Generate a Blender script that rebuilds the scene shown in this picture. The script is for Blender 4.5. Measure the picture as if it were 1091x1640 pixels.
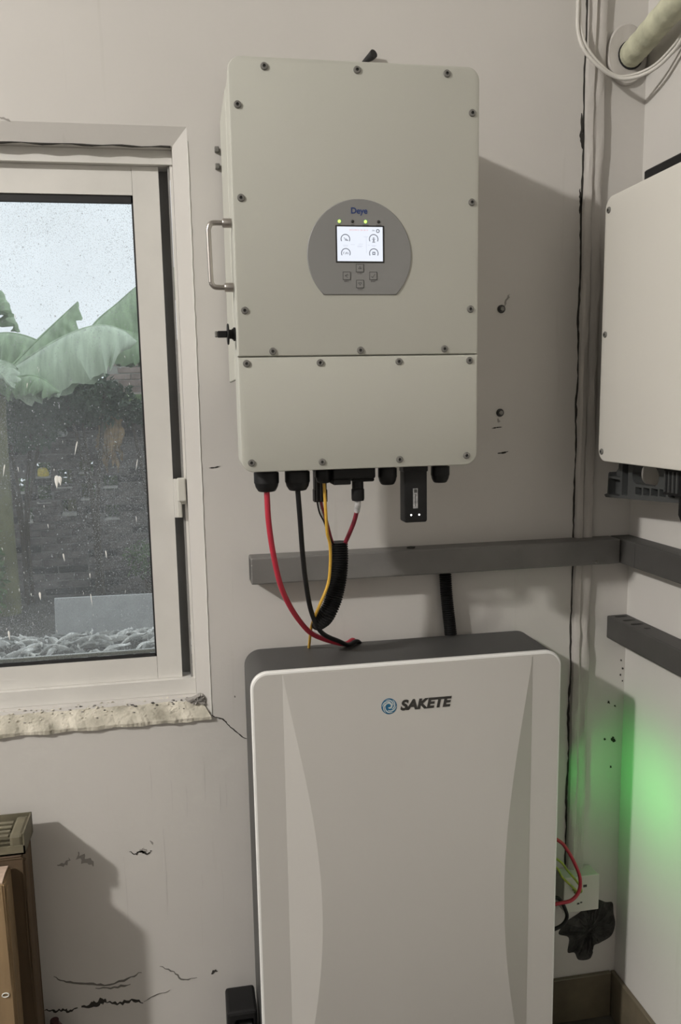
import bpy, bmesh, math, random
from mathutils import Vector, Matrix
random.seed(7)
for o in list(bpy.data.objects): bpy.data.objects.remove(o)
SC = bpy.context.scene
COL = SC.collection
PI = math.pi

# ------------------------------------------------------------------ camera, sky, lamp level, exposure
cam_d = bpy.data.cameras.new('camera'); cam = bpy.data.objects.new('camera', cam_d); COL.objects.link(cam)
right = Vector((0.98582876, -0.16629651, -0.02207089)); up = Vector((0.04558165, 0.1389205, 0.98925397)); fwd = Vector((0.16144338, 0.97624104, -0.14453189))
cam.matrix_world = Matrix(((right.x, up.x, -fwd.x, -0.09876), (right.y, up.y, -fwd.y, -1.63518), (right.z, up.z, -fwd.z, 0.11177), (0, 0, 0, 1)))
cam_d.sensor_fit = 'VERTICAL'; cam_d.sensor_height = 24.0; cam_d.lens = 24.0 * 1269.965 / 1640
cam_d.shift_x = (545.5 - 505.009) / 1640; cam_d.shift_y = (834.411 - 820) / 1640
cam_d.clip_start = 0.02
SC.camera = cam
w = bpy.data.worlds.new('overcast_sky'); SC.world = w; w.use_nodes = True
w.node_tree.nodes['Background'].inputs[0].default_value = (0.91, 0.945, 1.0, 1)
w.node_tree.nodes['Background'].inputs[1].default_value = 1.16
LAMP_POS = (-3.0, -2.0, 1.93); LAMP_W = 475.0
vs = SC.view_settings
vs.view_transform = 'Standard'; vs.look = 'None'; vs.exposure = 0.0; vs.gamma = 1.0; vs.use_curve_mapping = False

# ------------------------------------------------------------------ room numbers (metres; back wall is y = 0)
XR, XL, YF, ZF, ZC = 0.8946, -5.0, -5.0, -1.40, 2.08
WX0, WX1, WZ0, WZ1 = -1.26, -0.0622, -0.5426, 0.6466
WT = 0.24

# ------------------------------------------------------------------ materials
def mat(name, col, rough=0.5, metal=0.0, var=0.0, vscale=8.0, bump=0.0, bscale=60.0, emit=None, estr=0.0, col2=None, stretch=None, spec=0.5, sss=None):
    m = bpy.data.materials.new(name); m.use_nodes = True
    nt = m.node_tree; b = nt.nodes['Principled BSDF']
    b.inputs['Base Color'].default_value = (*col, 1); b.inputs['Roughness'].default_value = rough
    b.inputs['Metallic'].default_value = metal; b.inputs['Specular IOR Level'].default_value = spec
    if emit:
        b.inputs['Emission Color'].default_value = (*emit, 1); b.inputs['Emission Strength'].default_value = estr
    if var or bump:
        tc = nt.nodes.new('ShaderNodeTexCoord'); mp = nt.nodes.new('ShaderNodeMapping')
        nt.links.new(tc.outputs['Object'], mp.inputs[0])
        if stretch: mp.inputs['Scale'].default_value = stretch
    if var:
        n = nt.nodes.new('ShaderNodeTexNoise'); n.inputs['Scale'].default_value = vscale; n.inputs['Detail'].default_value = 6
        nt.links.new(mp.outputs[0], n.inputs['Vector'])
        r = nt.nodes.new('ShaderNodeValToRGB')
        c2 = col2 or tuple(max(0, c * (1 - var)) for c in col)
        r.color_ramp.elements[0].position = 0.32; r.color_ramp.elements[0].color = (*c2, 1)
        r.color_ramp.elements[1].position = 0.68; r.color_ramp.elements[1].color = (*[min(1, c * (1 + var * .35)) for c in col], 1)
        nt.links.new(n.outputs[0], r.inputs[0]); nt.links.new(r.outputs[0], b.inputs['Base Color'])
    if bump:
        n2 = nt.nodes.new('ShaderNodeTexNoise'); n2.inputs['Scale'].default_value = bscale; n2.inputs['Detail'].default_value = 8
        nt.links.new(mp.outputs[0], n2.inputs['Vector'])
        bp = nt.nodes.new('ShaderNodeBump'); bp.inputs['Strength'].default_value = bump; bp.inputs['Distance'].default_value = 0.004
        nt.links.new(n2.outputs[0], bp.inputs['Height']); nt.links.new(bp.outputs[0], b.inputs['Normal'])
    return m

def wall_material():
    m = mat('wall_paint', (0.575, 0.555, 0.525), 0.7, var=0.05, vscale=2.2, bump=0.25, bscale=22)
    nt = m.node_tree; b = nt.nodes['Principled BSDF']
    ramp = [n for n in nt.nodes if n.type == 'VALTORGB'][0]
    tc = [n for n in nt.nodes if n.type == 'TEX_COORD'][0]
    # faint vertical paint runs and scattered grey scuffs
    mp = nt.nodes.new('ShaderNodeMapping'); mp.inputs['Scale'].default_value = (26, 26, 1.6)
    nt.links.new(tc.outputs['Object'], mp.inputs[0])
    n = nt.nodes.new('ShaderNodeTexNoise'); n.inputs['Scale'].default_value = 1.0; n.inputs['Detail'].default_value = 4
    nt.links.new(mp.outputs[0], n.inputs['Vector'])
    r = nt.nodes.new('ShaderNodeValToRGB'); r.color_ramp.elements[0].position = 0.66; r.color_ramp.elements[0].color = (1, 1, 1, 1)
    r.color_ramp.elements[1].position = 0.80; r.color_ramp.elements[1].color = (0.87, 0.87, 0.85, 1)
    nt.links.new(n.outputs[0], r.inputs[0])
    n3 = nt.nodes.new('ShaderNodeTexNoise'); n3.inputs['Scale'].default_value = 13; n3.inputs['Detail'].default_value = 9; n3.inputs['Roughness'].default_value = .7
    nt.links.new(tc.outputs['Object'], n3.inputs['Vector'])
    r3 = nt.nodes.new('ShaderNodeValToRGB'); r3.color_ramp.elements[0].position = 0.69; r3.color_ramp.elements[0].color = (1, 1, 1, 1)
    r3.color_ramp.elements[1].position = 0.77; r3.color_ramp.elements[1].color = (0.62, 0.60, 0.58, 1)
    nt.links.new(n3.outputs[0], r3.inputs[0])
    x1 = nt.nodes.new('ShaderNodeMix'); x1.data_type = 'RGBA'; x1.blend_type = 'MULTIPLY'; x1.inputs[0].default_value = 1
    x2 = nt.nodes.new('ShaderNodeMix'); x2.data_type = 'RGBA'; x2.blend_type = 'MULTIPLY'; x2.inputs[0].default_value = 1
    nt.links.new(ramp.outputs[0], x1.inputs[6]); nt.links.new(r.outputs[0], x1.inputs[7])
    nt.links.new(x1.outputs[2], x2.inputs[6]); nt.links.new(r3.outputs[0], x2.inputs[7])
    nt.links.new(x2.outputs[2], b.inputs['Base Color'])
    return m

def glass_material():
    m = bpy.data.materials.new('dirty_glass'); m.use_nodes = True; nt = m.node_tree
    for n in list(nt.nodes): nt.nodes.remove(n)
    out = nt.nodes.new('ShaderNodeOutputMaterial')
    tr = nt.nodes.new('ShaderNodeBsdfTransparent'); tr.inputs[0].default_value = (0.93, 0.96, 0.96, 1)
    df = nt.nodes.new('ShaderNodeBsdfDiffuse'); df.inputs[0].default_value = (0.72, 0.74, 0.74, 1)
    tl = nt.nodes.new('ShaderNodeBsdfTranslucent'); tl.inputs[0].default_value = (0.75, 0.78, 0.78, 1)
    gl = nt.nodes.new('ShaderNodeBsdfGlossy'); gl.inputs['Roughness'].default_value = 0.03
    md = nt.nodes.new('ShaderNodeMixShader'); md.inputs[0].default_value = 0.7
    nt.links.new(df.outputs[0], md.inputs[1]); nt.links.new(tl.outputs[0], md.inputs[2])
    tc = nt.nodes.new('ShaderNodeTexCoord')
    def specks(scale, lo, hi, amp, detail=2):
        n = nt.nodes.new('ShaderNodeTexNoise'); n.inputs['Scale'].default_value = scale; n.inputs['Detail'].default_value = detail
        nt.links.new(tc.outputs['Object'], n.inputs['Vector'])
        r = nt.nodes.new('ShaderNodeMapRange'); r.inputs[1].default_value = lo; r.inputs[2].default_value = hi; r.inputs[3].default_value = 0; r.inputs[4].default_value = amp
        nt.links.new(n.outputs[0], r.inputs[0]); return r.outputs[0]
    def add(a, b_):
        n = nt.nodes.new('ShaderNodeMath'); n.operation = 'ADD'; n.use_clamp = True
        nt.links.new(a, n.inputs[0])
        if isinstance(b_, float): n.inputs[1].default_value = b_
        else: nt.links.new(b_, n.inputs[1])
        return n.outputs[0]
    def mul(a, b_):
        n = nt.nodes.new('ShaderNodeMath'); n.operation = 'MULTIPLY'; nt.links.new(a, n.inputs[0]); nt.links.new(b_, n.inputs[1]); return n.outputs[0]
    fine = specks(560, 0.56, 0.72, 0.50); mid = specks(230, 0.68, 0.75, 0.65); film = specks(5, 0.3, 0.7, 0.07, 5)
    patch = specks(4, 0.35, 0.6, 1.0, 3)
    f = add(add(add(mul(fine, patch), mid), film), 0.065)
    mx = nt.nodes.new('ShaderNodeMixShader'); nt.links.new(f, mx.inputs[0]); nt.links.new(tr.outputs[0], mx.inputs[1]); nt.links.new(md.outputs[0], mx.inputs[2])
    lw = nt.nodes.new('ShaderNodeFresnel'); lw.inputs[0].default_value = 1.3
    m2 = nt.nodes.new('ShaderNodeMixShader'); nt.links.new(lw.outputs[0], m2.inputs[0]); nt.links.new(mx.outputs[0], m2.inputs[1]); nt.links.new(gl.outputs[0], m2.inputs[2])
    nt.links.new(m2.outputs[0], out.inputs[0])
    return m

M = {}
M['wall'] = wall_material()
M['glass'] = glass_material()
M['ceiling'] = mat('ceiling_paint', (0.60, 0.585, 0.56), 0.8, var=0.05)
M['concrete'] = mat('bare_concrete', (0.36, 0.355, 0.345), 0.9, var=.2, vscale=3)
M['floor'] = mat('floor_tile', (0.10, 0.09, 0.075), 0.5, var=0.3, vscale=10)
M['base_tile'] = mat('skirting_tile', (0.15, 0.125, 0.085), 0.4, var=0.3, vscale=14, bump=.1)
M['rough_paint'] = mat('rough_painted_plaster', (0.50, 0.475, 0.445), 0.75, var=0.16, vscale=18, bump=0.9, bscale=34, stretch=(1, 1, .45))
M['crack'] = mat('crack_shadow', (0.035, 0.032, 0.028), 0.95)
M['crack_soft'] = mat('fine_crack', (0.16, 0.15, 0.135), 0.95)
M['scuff'] = mat('scuffed_plaster', (0.30, 0.285, 0.265), 0.95)
M['run'] = mat('old_paint_run', (0.525, 0.507, 0.48), 0.8)
M['mortar_dark'] = mat('damp_cement', (0.055, 0.053, 0.05), 0.95, var=0.6, vscale=40, bump=1.0, bscale=70)
M['sill'] = mat('flaking_sill_plaster', (0.62, 0.585, 0.50), 0.95, var=0.5, vscale=22, bump=1.0, bscale=60, col2=(0.34, 0.32, 0.26))
M['alu'] = mat('painted_aluminium', (0.66, 0.645, 0.61), 0.45, var=0.06, vscale=9, bump=.04, bscale=40)
M['alu_dark'] = mat('grey_track', (0.24, 0.235, 0.225), 0.5, var=.1)
M['rubber'] = mat('black_rubber', (0.012, 0.012, 0.013), 0.6)
M['plug'] = mat('black_plastic', (0.009, 0.009, 0.0095), 0.5, spec=.3, var=.2, vscale=40)
M['plug_grey'] = mat('charcoal_plastic', (0.055, 0.058, 0.058), 0.5, var=.15, vscale=30)
M['shell'] = mat('inverter_powder_coat', (0.462, 0.462, 0.412), 0.5, var=0.02, vscale=3, bump=.03, bscale=300)
M['shell_b'] = mat('cream_powder_coat', (0.64, 0.62, 0.57), 0.5, var=0.02, vscale=3, bump=.03, bscale=300)
M['panel_grey'] = mat('grey_display_face', (0.22, 0.22, 0.215), 0.45)
M['screw'] = mat('screw_steel', (0.20, 0.195, 0.18), 0.45, metal=.25, var=.25, vscale=200)
M['socket'] = mat('screw_socket', (0.05, 0.05, 0.048), 0.6, metal=.3)
M['steel'] = mat('brushed_steel', (0.50, 0.47, 0.44), 0.28, metal=1.0)
M['screen'] = mat('lit_screen', (0.05, 0.05, 0.06), 0.2, emit=(0.86, 0.91, 1.0), estr=0.95)
M['ui'] = mat('screen_graphics', (0.02, 0.02, 0.03), 0.5, emit=(0.10, 0.11, 0.14), estr=1.0)
M['ui_red'] = mat('screen_red_text', (0.1, 0.02, 0.02), 0.5, emit=(0.75, 0.40, 0.42), estr=1.0)
M['ui_pale'] = mat('screen_pale_lines', (0.1, 0.1, 0.12), 0.5, emit=(0.52, 0.56, 0.66), estr=1.0)
M['led_on'] = mat('green_led', (0.2, 0.5, 0.05), 0.3, emit=(0.50, 1.0, 0.16), estr=1.6)
M['led_off'] = mat('dark_led', (0.015, 0.015, 0.015), 0.3)
M['led_white'] = mat('white_led', (0.5, 0.5, 0.5), 0.3, emit=(1, 1, 1), estr=2.0)
M['ink'] = mat('dark_print', (0.045, 0.045, 0.045), 0.6)
M['ink_blue'] = mat('navy_print', (0.02, 0.045, 0.16), 0.6)
M['logo_blue'] = mat('blue_emblem', (0.004, 0.10, 0.21), 0.5)
M['logo_pale'] = mat('pale_emblem', (0.50, 0.55, 0.54), 0.5)
M['logo_ink'] = mat('charcoal_lettering', (0.03, 0.028, 0.025), 0.5)
M['bat_grey'] = mat('battery_grey_coat', (0.062, 0.062, 0.060), 0.5, var=.08, vscale=5)
M['bat_white'] = mat('battery_white_front', (0.53, 0.515, 0.485), 0.42, var=.015, vscale=3)
M['bat_rim'] = mat('battery_white_rim', (0.80, 0.80, 0.78), 0.35)
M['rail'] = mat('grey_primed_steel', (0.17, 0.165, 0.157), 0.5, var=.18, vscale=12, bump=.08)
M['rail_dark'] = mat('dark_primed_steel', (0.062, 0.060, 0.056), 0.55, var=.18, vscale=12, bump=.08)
M['red'] = mat('red_cable', (0.42, 0.022, 0.045), 0.45)
M['red_dark'] = mat('crimson_wire', (0.24, 0.02, 0.04), 0.45)
M['yellow'] = mat('yellow_wire', (0.62, 0.37, 0.05), 0.5)
M['yellow_green'] = mat('yellow_green_wire', (0.44, 0.46, 0.07), 0.5, var=.6, vscale=60, col2=(0.12, 0.26, 0.04))
M['white_sleeve'] = mat('clear_sleeve', (0.5, 0.5, 0.5), 0.35, var=.4, vscale=150)
M['sticker'] = mat('pale_sticker', (0.42, 0.42, 0.42), 0.5, var=.5, vscale=160)
M['foam'] = mat('yellowed_pipe_foam', (0.54, 0.54, 0.40), 0.75, var=0.25, vscale=26, bump=.6, bscale=50)
M['cable_white'] = mat('white_cable', (0.56, 0.54, 0.50), 0.5)
M['jbox'] = mat('white_switch_box', (0.58, 0.57, 0.52), 0.45)
M['card'] = mat('brown_cardboard', (0.25, 0.17, 0.09), 0.85, var=.25, vscale=7, bump=.2, bscale=30, stretch=(3, 3, .4))
M['card_shaded'] = mat('shaded_brown_cardboard', (0.10, 0.065, 0.035), 0.85, var=.25, vscale=7, bump=.2, bscale=30, stretch=(3, 3, .4))  # brown darkened to paint in the shade of the nearer carton
M['card_top'] = mat('torn_cardboard', (0.55, 0.42, 0.33), 0.9, var=.25, vscale=30, bump=.5)
M['tray'] = mat('olive_plastic', (0.15, 0.135, 0.09), 0.6, var=.3, vscale=20)
M['maroon'] = mat('maroon_plastic', (0.045, 0.012, 0.014), 0.4)
M['ring_white'] = mat('white_eyelet', (0.7, 0.7, 0.66), 0.5)
M['brick'] = mat('weathered_brick', (0.165, 0.145, 0.135), 0.95, var=.55, vscale=9, bump=.6, bscale=40)
M['brick_b'] = mat('sooty_brick', (0.050, 0.046, 0.044), 0.95, var=.5, vscale=9, bump=.6, bscale=40)
M['brick_pale'] = mat('pale_brick', (0.42, 0.33, 0.30), 0.95, var=.3, vscale=9, bump=.6, bscale=40)
M['mortar'] = mat('old_mortar', (0.23, 0.22, 0.205), 0.95, var=.3, vscale=14)
M['mortar_pale'] = mat('pale_mortar', (0.50, 0.49, 0.45), 0.95, var=.2, vscale=20)
M['moss'] = mat('mossy_coping', (0.20, 0.27, 0.13), 0.95, var=.4, vscale=12, bump=.6)
M['leaf'] = mat('banana_leaf', (0.34, 0.46, 0.28), 0.5, var=.35, vscale=5, stretch=(4, 1, 1))
M['leaf_pale'] = mat('pale_banana_leaf', (0.56, 0.67, 0.50), 0.45, var=.32, vscale=3, stretch=(7, 2, 1))
M['leaf_dry'] = mat('dry_banana_leaf', (0.36, 0.25, 0.13), 0.9, var=.5, vscale=14)
M['stem'] = mat('banana_stem', (0.20, 0.20, 0.10), 0.8, var=.4, vscale=8)
M['bush'] = mat('dark_shrub_leaf', (0.07, 0.11, 0.065), 0.7, var=.5, vscale=3)
M['bush2'] = mat('green_shrub_leaf', (0.13, 0.21, 0.075), 0.7, var=.5, vscale=3)
M['bark'] = mat('shrub_stem', (0.07, 0.055, 0.04), 0.9)
M['slab'] = mat('cement_board', (0.52, 0.52, 0.51), 0.9, var=.14, vscale=10, bump=.15)
M['ground'] = mat('bare_earth', (0.13, 0.12, 0.105), 0.95, var=.4, vscale=4, bump=.8, bscale=12)
M['litter'] = mat('bleached_leaf', (0.85, 0.84, 0.80), 0.9, var=.35, vscale=14)
M['litter2'] = mat('grey_leaf', (0.45, 0.45, 0.42), 0.9, var=.35, vscale=14)
M['yellow_bag'] = mat('yellow_plastic', (0.95, 0.78, 0.18), 0.6)
M['white_scrap'] = mat('white_scrap', (0.75, 0.75, 0.74), 0.8)
M['lamp'] = mat('lit_lamp_dome', (0.8, 0.8, 0.8), 0.4, emit=(1, 0.96, 0.88), estr=3.0)
M['paint_drip'] = mat('dried_white_paint', (0.85, 0.85, 0.82), 0.7)
M['bat_led'] = mat('battery_green_led', (0.05, 0.4, 0.08), 0.3, emit=(0.12, 1.0, 0.2), estr=6.0)

# ------------------------------------------------------------------ helpers
WORLD = {}
def reg(o, parent, loc=(0, 0, 0), rot=(0, 0, 0)):
    COL.objects.link(o)
    o.location = loc; o.rotation_euler = rot
    mw = Matrix.LocRotScale(Vector(loc), __import__('mathutils').Euler(rot), Vector((1, 1, 1)))
    if parent is not None:
        o.parent = parent; o.matrix_parent_inverse = WORLD[parent.name].inverted()
    WORLD[o.name] = mw
    return o
def mesh(bm, m, smooth=False, recalc=True):
    if recalc: bmesh.ops.recalc_face_normals(bm, faces=bm.faces)
    me = bpy.data.meshes.new('mesh'); bm.to_mesh(me); bm.free()
    ms = m if isinstance(m, (list, tuple)) else [m]
    for x in ms: me.materials.append(M[x])
    if smooth:
        for p in me.polygons: p.use_smooth = True
        try: me.set_sharp_from_angle(angle=math.radians(38))
        except Exception: pass
    return me
def obj(name, bm, m, parent=None, loc=(0, 0, 0), rot=(0, 0, 0), smooth=False, label=None):
    me = bm if isinstance(bm, bpy.types.Mesh) else mesh(bm, m, smooth)
    o = bpy.data.objects.new(name, me); o.data.name = name
    if label: o['label'] = label
    return reg(o, parent, loc, rot)
def thing(name, label, cat, loc=(0, 0, 0), group=None, rot=(0, 0, 0)):
    o = bpy.data.objects.new(name, None); o.empty_display_size = .05
    tag(o, label, cat, group); return reg(o, None, loc, rot)
def tag(o, label, cat, group=None):
    o['label'] = label; o['category'] = cat
    if group: o['group'] = group
    return o
def struct(o, label, cat='wall'):
    o['kind'] = 'structure'; o['label'] = label; o['category'] = cat; return o

def box(bm, x0, x1, y0, y1, z0, z1, mi=0):
    v = [bm.verts.new((x, y, z)) for x in (x0, x1) for y in (y0, y1) for z in (z0, z1)]
    fs = [(0, 1, 3, 2), (4, 6, 7, 5), (0, 4, 5, 1), (2, 3, 7, 6), (0, 2, 6, 4), (1, 5, 7, 3)]
    for f in fs: bm.faces.new([v[i] for i in f]).material_index = mi
    return v
def nbox(x0, x1, y0, y1, z0, z1, bev=0.0, seg=2):
    bm = bmesh.new(); box(bm, x0, x1, y0, y1, z0, z1)
    if bev: bmesh.ops.bevel(bm, geom=bm.edges[:], offset=bev, segments=seg, affect='EDGES', profile=.5)
    return bm
def catmull(pts, n=8):
    P = [Vector(p) for p in pts]; P = [P[0] * 2 - P[1]] + P + [P[-1] * 2 - P[-2]]
    out = []
    for i in range(1, len(P) - 2):
        for k in range(n):
            t = k / n
            out.append(0.5 * ((2 * P[i]) + (-P[i - 1] + P[i + 1]) * t + (2 * P[i - 1] - 5 * P[i] + 4 * P[i + 1] - P[i + 2]) * t * t + (-P[i - 1] + 3 * P[i] - 3 * P[i + 1] + P[i + 2]) * t ** 3))
    out.append(P[-2].copy()); return out
def sweep(bm, path, rad, seg=10, cap=True):
    n = len(path); rings = []
    t0 = (path[1] - path[0]).normalized(); a = Vector((0, 1, 0)) if abs(t0.y) < .9 else Vector((1, 0, 0))
    nrm = (a - t0 * a.dot(t0)).normalized()
    for i, p in enumerate(path):
        t = (path[min(i + 1, n - 1)] - path[max(i - 1, 0)]).normalized()
        nrm = (nrm - t * nrm.dot(t)).normalized(); bi = t.cross(nrm)
        r = rad(i / (n - 1)) if callable(rad) else (rad[i] if isinstance(rad, list) else rad)
        rings.append([bm.verts.new(p + (nrm * math.cos(2 * PI * k / seg) + bi * math.sin(2 * PI * k / seg)) * r) for k in range(seg)])
    for i in range(n - 1):
        for k in range(seg): bm.faces.new((rings[i][k], rings[i][(k + 1) % seg], rings[i + 1][(k + 1) % seg], rings[i + 1][k]))
    if cap: bm.faces.new(rings[0][::-1]); bm.faces.new(rings[-1])
    return bm
def tube(pts, r, seg=10, n=8, smooth=True):
    return sweep(bmesh.new(), catmull(pts, n) if len(pts) > 2 else [Vector(p) for p in pts], r, seg)
def resample(path, step):
    out = [path[0]]; acc = 0
    for a, b in zip(path, path[1:]):
        d = (b - a).length; t = step - acc
        while t <= d:
            out.append(a + (b - a) * (t / d)); t += step
        acc = d - (t - step)
    return out
def corrugated(pts, r, pitch, seg=16, amp=.09, taper=None):
    path = resample(catmull(pts, 24), pitch / 4)
    rr = [r * (1 + amp * (1, .6, -1, .0)[i % 4]) for i in range(len(path))]
    if taper:
        n = len(path)
        for i in range(n): rr[i] *= taper(i / (n - 1))
    return sweep(bmesh.new(), path, rr, seg)
def lathe(prof, seg=24, axis='z', bm=None, c=(0, 0, 0), facets=None):
    bm = bm or bmesh.new(); rings = []
    s = facets or seg
    for r, h in prof:
        ring = []
        for k in range(s):
            a = 2 * PI * (k + .5) / s; u, v = r * math.cos(a), r * math.sin(a)
            p = {'z': (u, v, h), 'y': (u, h, v), 'x': (h, u, v)}[axis]
            ring.append(bm.verts.new((p[0] + c[0], p[1] + c[1], p[2] + c[2])))
        rings.append(ring)
    for a, b in zip(rings, rings[1:]):
        for k in range(s): bm.faces.new((a[k], a[(k + 1) % s], b[(k + 1) % s], b[k]))
    bm.faces.new(rings[0][::-1]); bm.faces.new(rings[-1]); return bm
def rr_pts(x0, x1, z0, z1, r, n=8, corners=(1, 1, 1, 1)):
    # rounded rectangle, counter-clockwise; corners = bottom-left, bottom-right, top-right, top-left
    out = []
    for (cx, cz, a0, use) in ((x0, z0, PI, corners[0]), (x1, z0, 1.5 * PI, corners[1]), (x1, z1, 0, corners[2]), (x0, z1, .5 * PI, corners[3])):
        rr = r if use else min(r, .0005)
        ox = cx + (rr if cx == x0 else -rr); oz = cz + (rr if cz == z0 else -rr)
        for k in range(n + 1):
            a = a0 + .5 * PI * k / n; out.append((ox + rr * math.cos(a), oz + rr * math.sin(a)))
    return out
def loft(rings, fn, bm=None):
    # rings: list of (depth, pts2d); fn(u, v, d) -> xyz
    bm = bm or bmesh.new(); R = [[bm.verts.new(fn(u, v, d)) for u, v in pts] for d, pts in rings]
    for a, b in zip(R, R[1:]):
        n = len(a)
        for k in range(n): bm.faces.new((a[k], a[(k + 1) % n], b[(k + 1) % n], b[k]))
    bm.faces.new(R[0][::-1]); bm.faces.new(R[-1]); return bm
FY = lambda u, v, d: (u, d, v)                      # faces the room (-y)
def slab_rr(x0, x1, z0, z1, r, y_front, y_back, ch=.002, n=8, corners=(1, 1, 1, 1), fn=FY):
    s = 1 if y_back > y_front else -1
    return loft([(y_back, rr_pts(x0, x1, z0, z1, r, n, corners)), (y_front + s * ch, rr_pts(x0, x1, z0, z1, r, n, corners)),
                 (y_front + s * ch * .3, rr_pts(x0 + ch * .3, x1 - ch * .3, z0 + ch * .3, z1 - ch * .3, max(r - ch * .3, .0004), n, corners)),
                 (y_front, rr_pts(x0 + ch, x1 - ch, z0 + ch, z1 - ch, max(r - ch, .0003), n, corners))], fn)
def prism(pts, d0, d1, fn=FY):
    return loft([(d0, pts), (d1, pts)], fn)
def cut(bm, cutter):
    # boolean difference; returns a fresh bmesh
    me = bpy.data.meshes.new('a'); bmesh.ops.recalc_face_normals(bm, faces=bm.faces); bm.to_mesh(me); bm.free()
    mc = bpy.data.meshes.new('b'); bmesh.ops.recalc_face_normals(cutter, faces=cutter.faces); cutter.to_mesh(mc); cutter.free()
    a = bpy.data.objects.new('a', me); c = bpy.data.objects.new('b', mc); COL.objects.link(a); COL.objects.link(c)
    md = a.modifiers.new('x', 'BOOLEAN'); md.operation = 'DIFFERENCE'; md.object = c; md.solver = 'EXACT'
    bpy.context.view_layer.update(); dg = bpy.context.evaluated_depsgraph_get()
    out = bmesh.new(); out.from_mesh(a.evaluated_get(dg).to_mesh())
    bpy.data.objects.remove(a); bpy.data.objects.remove(c); return out
def text_mesh(body, size, m, shear=0.0, offset=0.0, extrude=0.0004, align='LEFT', spacing=1.0):
    cu = bpy.data.curves.new('t', 'FONT'); cu.body = body; cu.size = size; cu.shear = shear; cu.offset = offset; cu.extrude = extrude
    cu.align_x = align; cu.space_character = spacing
    o = bpy.data.objects.new('t', cu); COL.objects.link(o); bpy.context.view_layer.update()
    me = bpy.data.meshes.new_from_object(o.evaluated_get(bpy.context.evaluated_depsgraph_get()))
    bpy.data.objects.remove(o); me.materials.clear(); me.materials.append(M[m]); return me
def fit_text(me, x0, x1, z0, z1, y):
    xs = [v.co.x for v in me.vertices]; ys = [v.co.y for v in me.vertices]
    ax, bx, ay, by = min(xs), max(xs), min(ys), max(ys)
    for v in me.vertices:
        v.co = (x0 + (v.co.x - ax) / (bx - ax) * (x1 - x0), y - v.co.z, z0 + (v.co.y - ay) / (by - ay) * (z1 - z0))
    return me
def ribbon(pts, width, y0=-.0001, proud=.0007, taper=True, jitter=.0):
    # irregular low strip lying on the back wall, in (x, z)
    path = catmull([(p[0], 0, p[1]) for p in pts], 5); n = len(path); L = []; Rr = []
    for i, p in enumerate(path):
        t = (path[min(i + 1, n - 1)] - path[max(i - 1, 0)]).normalized(); nn = Vector((-t.z, 0, t.x))
        s = i / (n - 1); ww = width * (min(1, .25 + 3 * min(s, 1 - s)) if taper else 1) * (1 + random.uniform(-.45, .45))
        q = p + nn * random.uniform(-jitter, jitter)
        L.append(q + nn * ww / 2); Rr.append(q - nn * ww / 2)
    bm = bmesh.new(); A = []
    for yy in (y0, y0 - proud):
        A.append([[bm.verts.new((v.x, yy, v.z)) for v in S] for S in (L, Rr)])
    for i in range(n - 1):
        bm.faces.new((A[1][0][i], A[1][0][i + 1], A[1][1][i + 1], A[1][1][i]))
        for s in (0, 1): bm.faces.new((A[0][s][i], A[0][s][i + 1], A[1][s][i + 1], A[1][s][i]))
    return bm
def blob_patch(pts, y0, y1, seed, rough=.004, n=3):
    # irregular patch with a bumpy front, outline in (x, z)
    rnd = random.Random(seed); path = catmull([(p[0], 0, p[1]) for p in pts] + [(pts[0][0], 0, pts[0][1])], 5)[:-1]
    c = sum(path, Vector()) / len(path); bm = bmesh.new(); rings = []
    for k in range(n + 1):
        f = 1 - k / (n + .6); rings.append([bm.verts.new((c.x + (p.x - c.x) * f + (rnd.uniform(-1, 1) * rough * .4 if k else 0), (y0 if k == 0 else y1 + rnd.uniform(-rough, rough)), c.z + (p.z - c.z) * f)) for p in path])
    m = len(path)
    for a, b in zip(rings, rings[1:]):
        for i in range(m): bm.faces.new((a[i], a[(i + 1) % m], b[(i + 1) % m], b[i]))
    bm.faces.new(rings[-1]); return bm

# ================================================================== THE ROOM
SY = .012                                                                   # the plaster dips in to the frame
HX0, HX1, HZ0, HZ1 = WX0 + .03, -.0920, -.4995, .6125
bm = bmesh.new()
def rect(x0, x1, y, z0, z1): return [bm.verts.new(p) for p in ((x0, y, z0), (x1, y, z0), (x1, y, z1), (x0, y, z1))]
R_ = [rect(XL - .1, XR + .1, WT, ZF - .1, ZC + .1), rect(XL - .1, XR + .1, 0, ZF - .1, ZC + .1), rect(WX0, WX1, 0, WZ0, WZ1), rect(HX0, HX1, SY, HZ0, HZ1), rect(HX0, HX1, WT, HZ0, HZ1)]
for a, b in zip(R_, R_[1:] + R_[:1]):
    for k in range(4): bm.faces.new((a[k], a[(k + 1) % 4], b[(k + 1) % 4], b[k]))
wall = struct(obj('wall_back', bm, 'wall'), 'off-white painted plaster wall with the window, scuffed and cracked', 'wall')
struct(obj('wall_right', nbox(XR, XR + .15, YF - .1, 0.0, ZF - .1, ZC + .1), 'wall'), 'off-white wall on the right, tinted by a green glow low down', 'wall')
struct(obj('wall_left', nbox(XL - .15, XL, YF - .1, 0, ZF - .1, ZC + .1), 'concrete'), 'bare grey concrete wall on the left, out of frame', 'wall')
struct(obj('wall_front', nbox(XL, XR, YF - .15, YF, ZF - .1, ZC + .1), 'concrete'), 'bare grey concrete wall behind the viewer', 'wall')
struct(obj('floor', nbox(XL, XR, YF, 0, ZF - .1, ZF), 'floor'), 'dark dusty tiled floor below the battery', 'floor')
struct(obj('ceiling', nbox(XL, XR, YF, 0, ZC, ZC + .1), 'ceiling'), 'plain off-white ceiling above the frame', 'ceiling')

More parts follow.
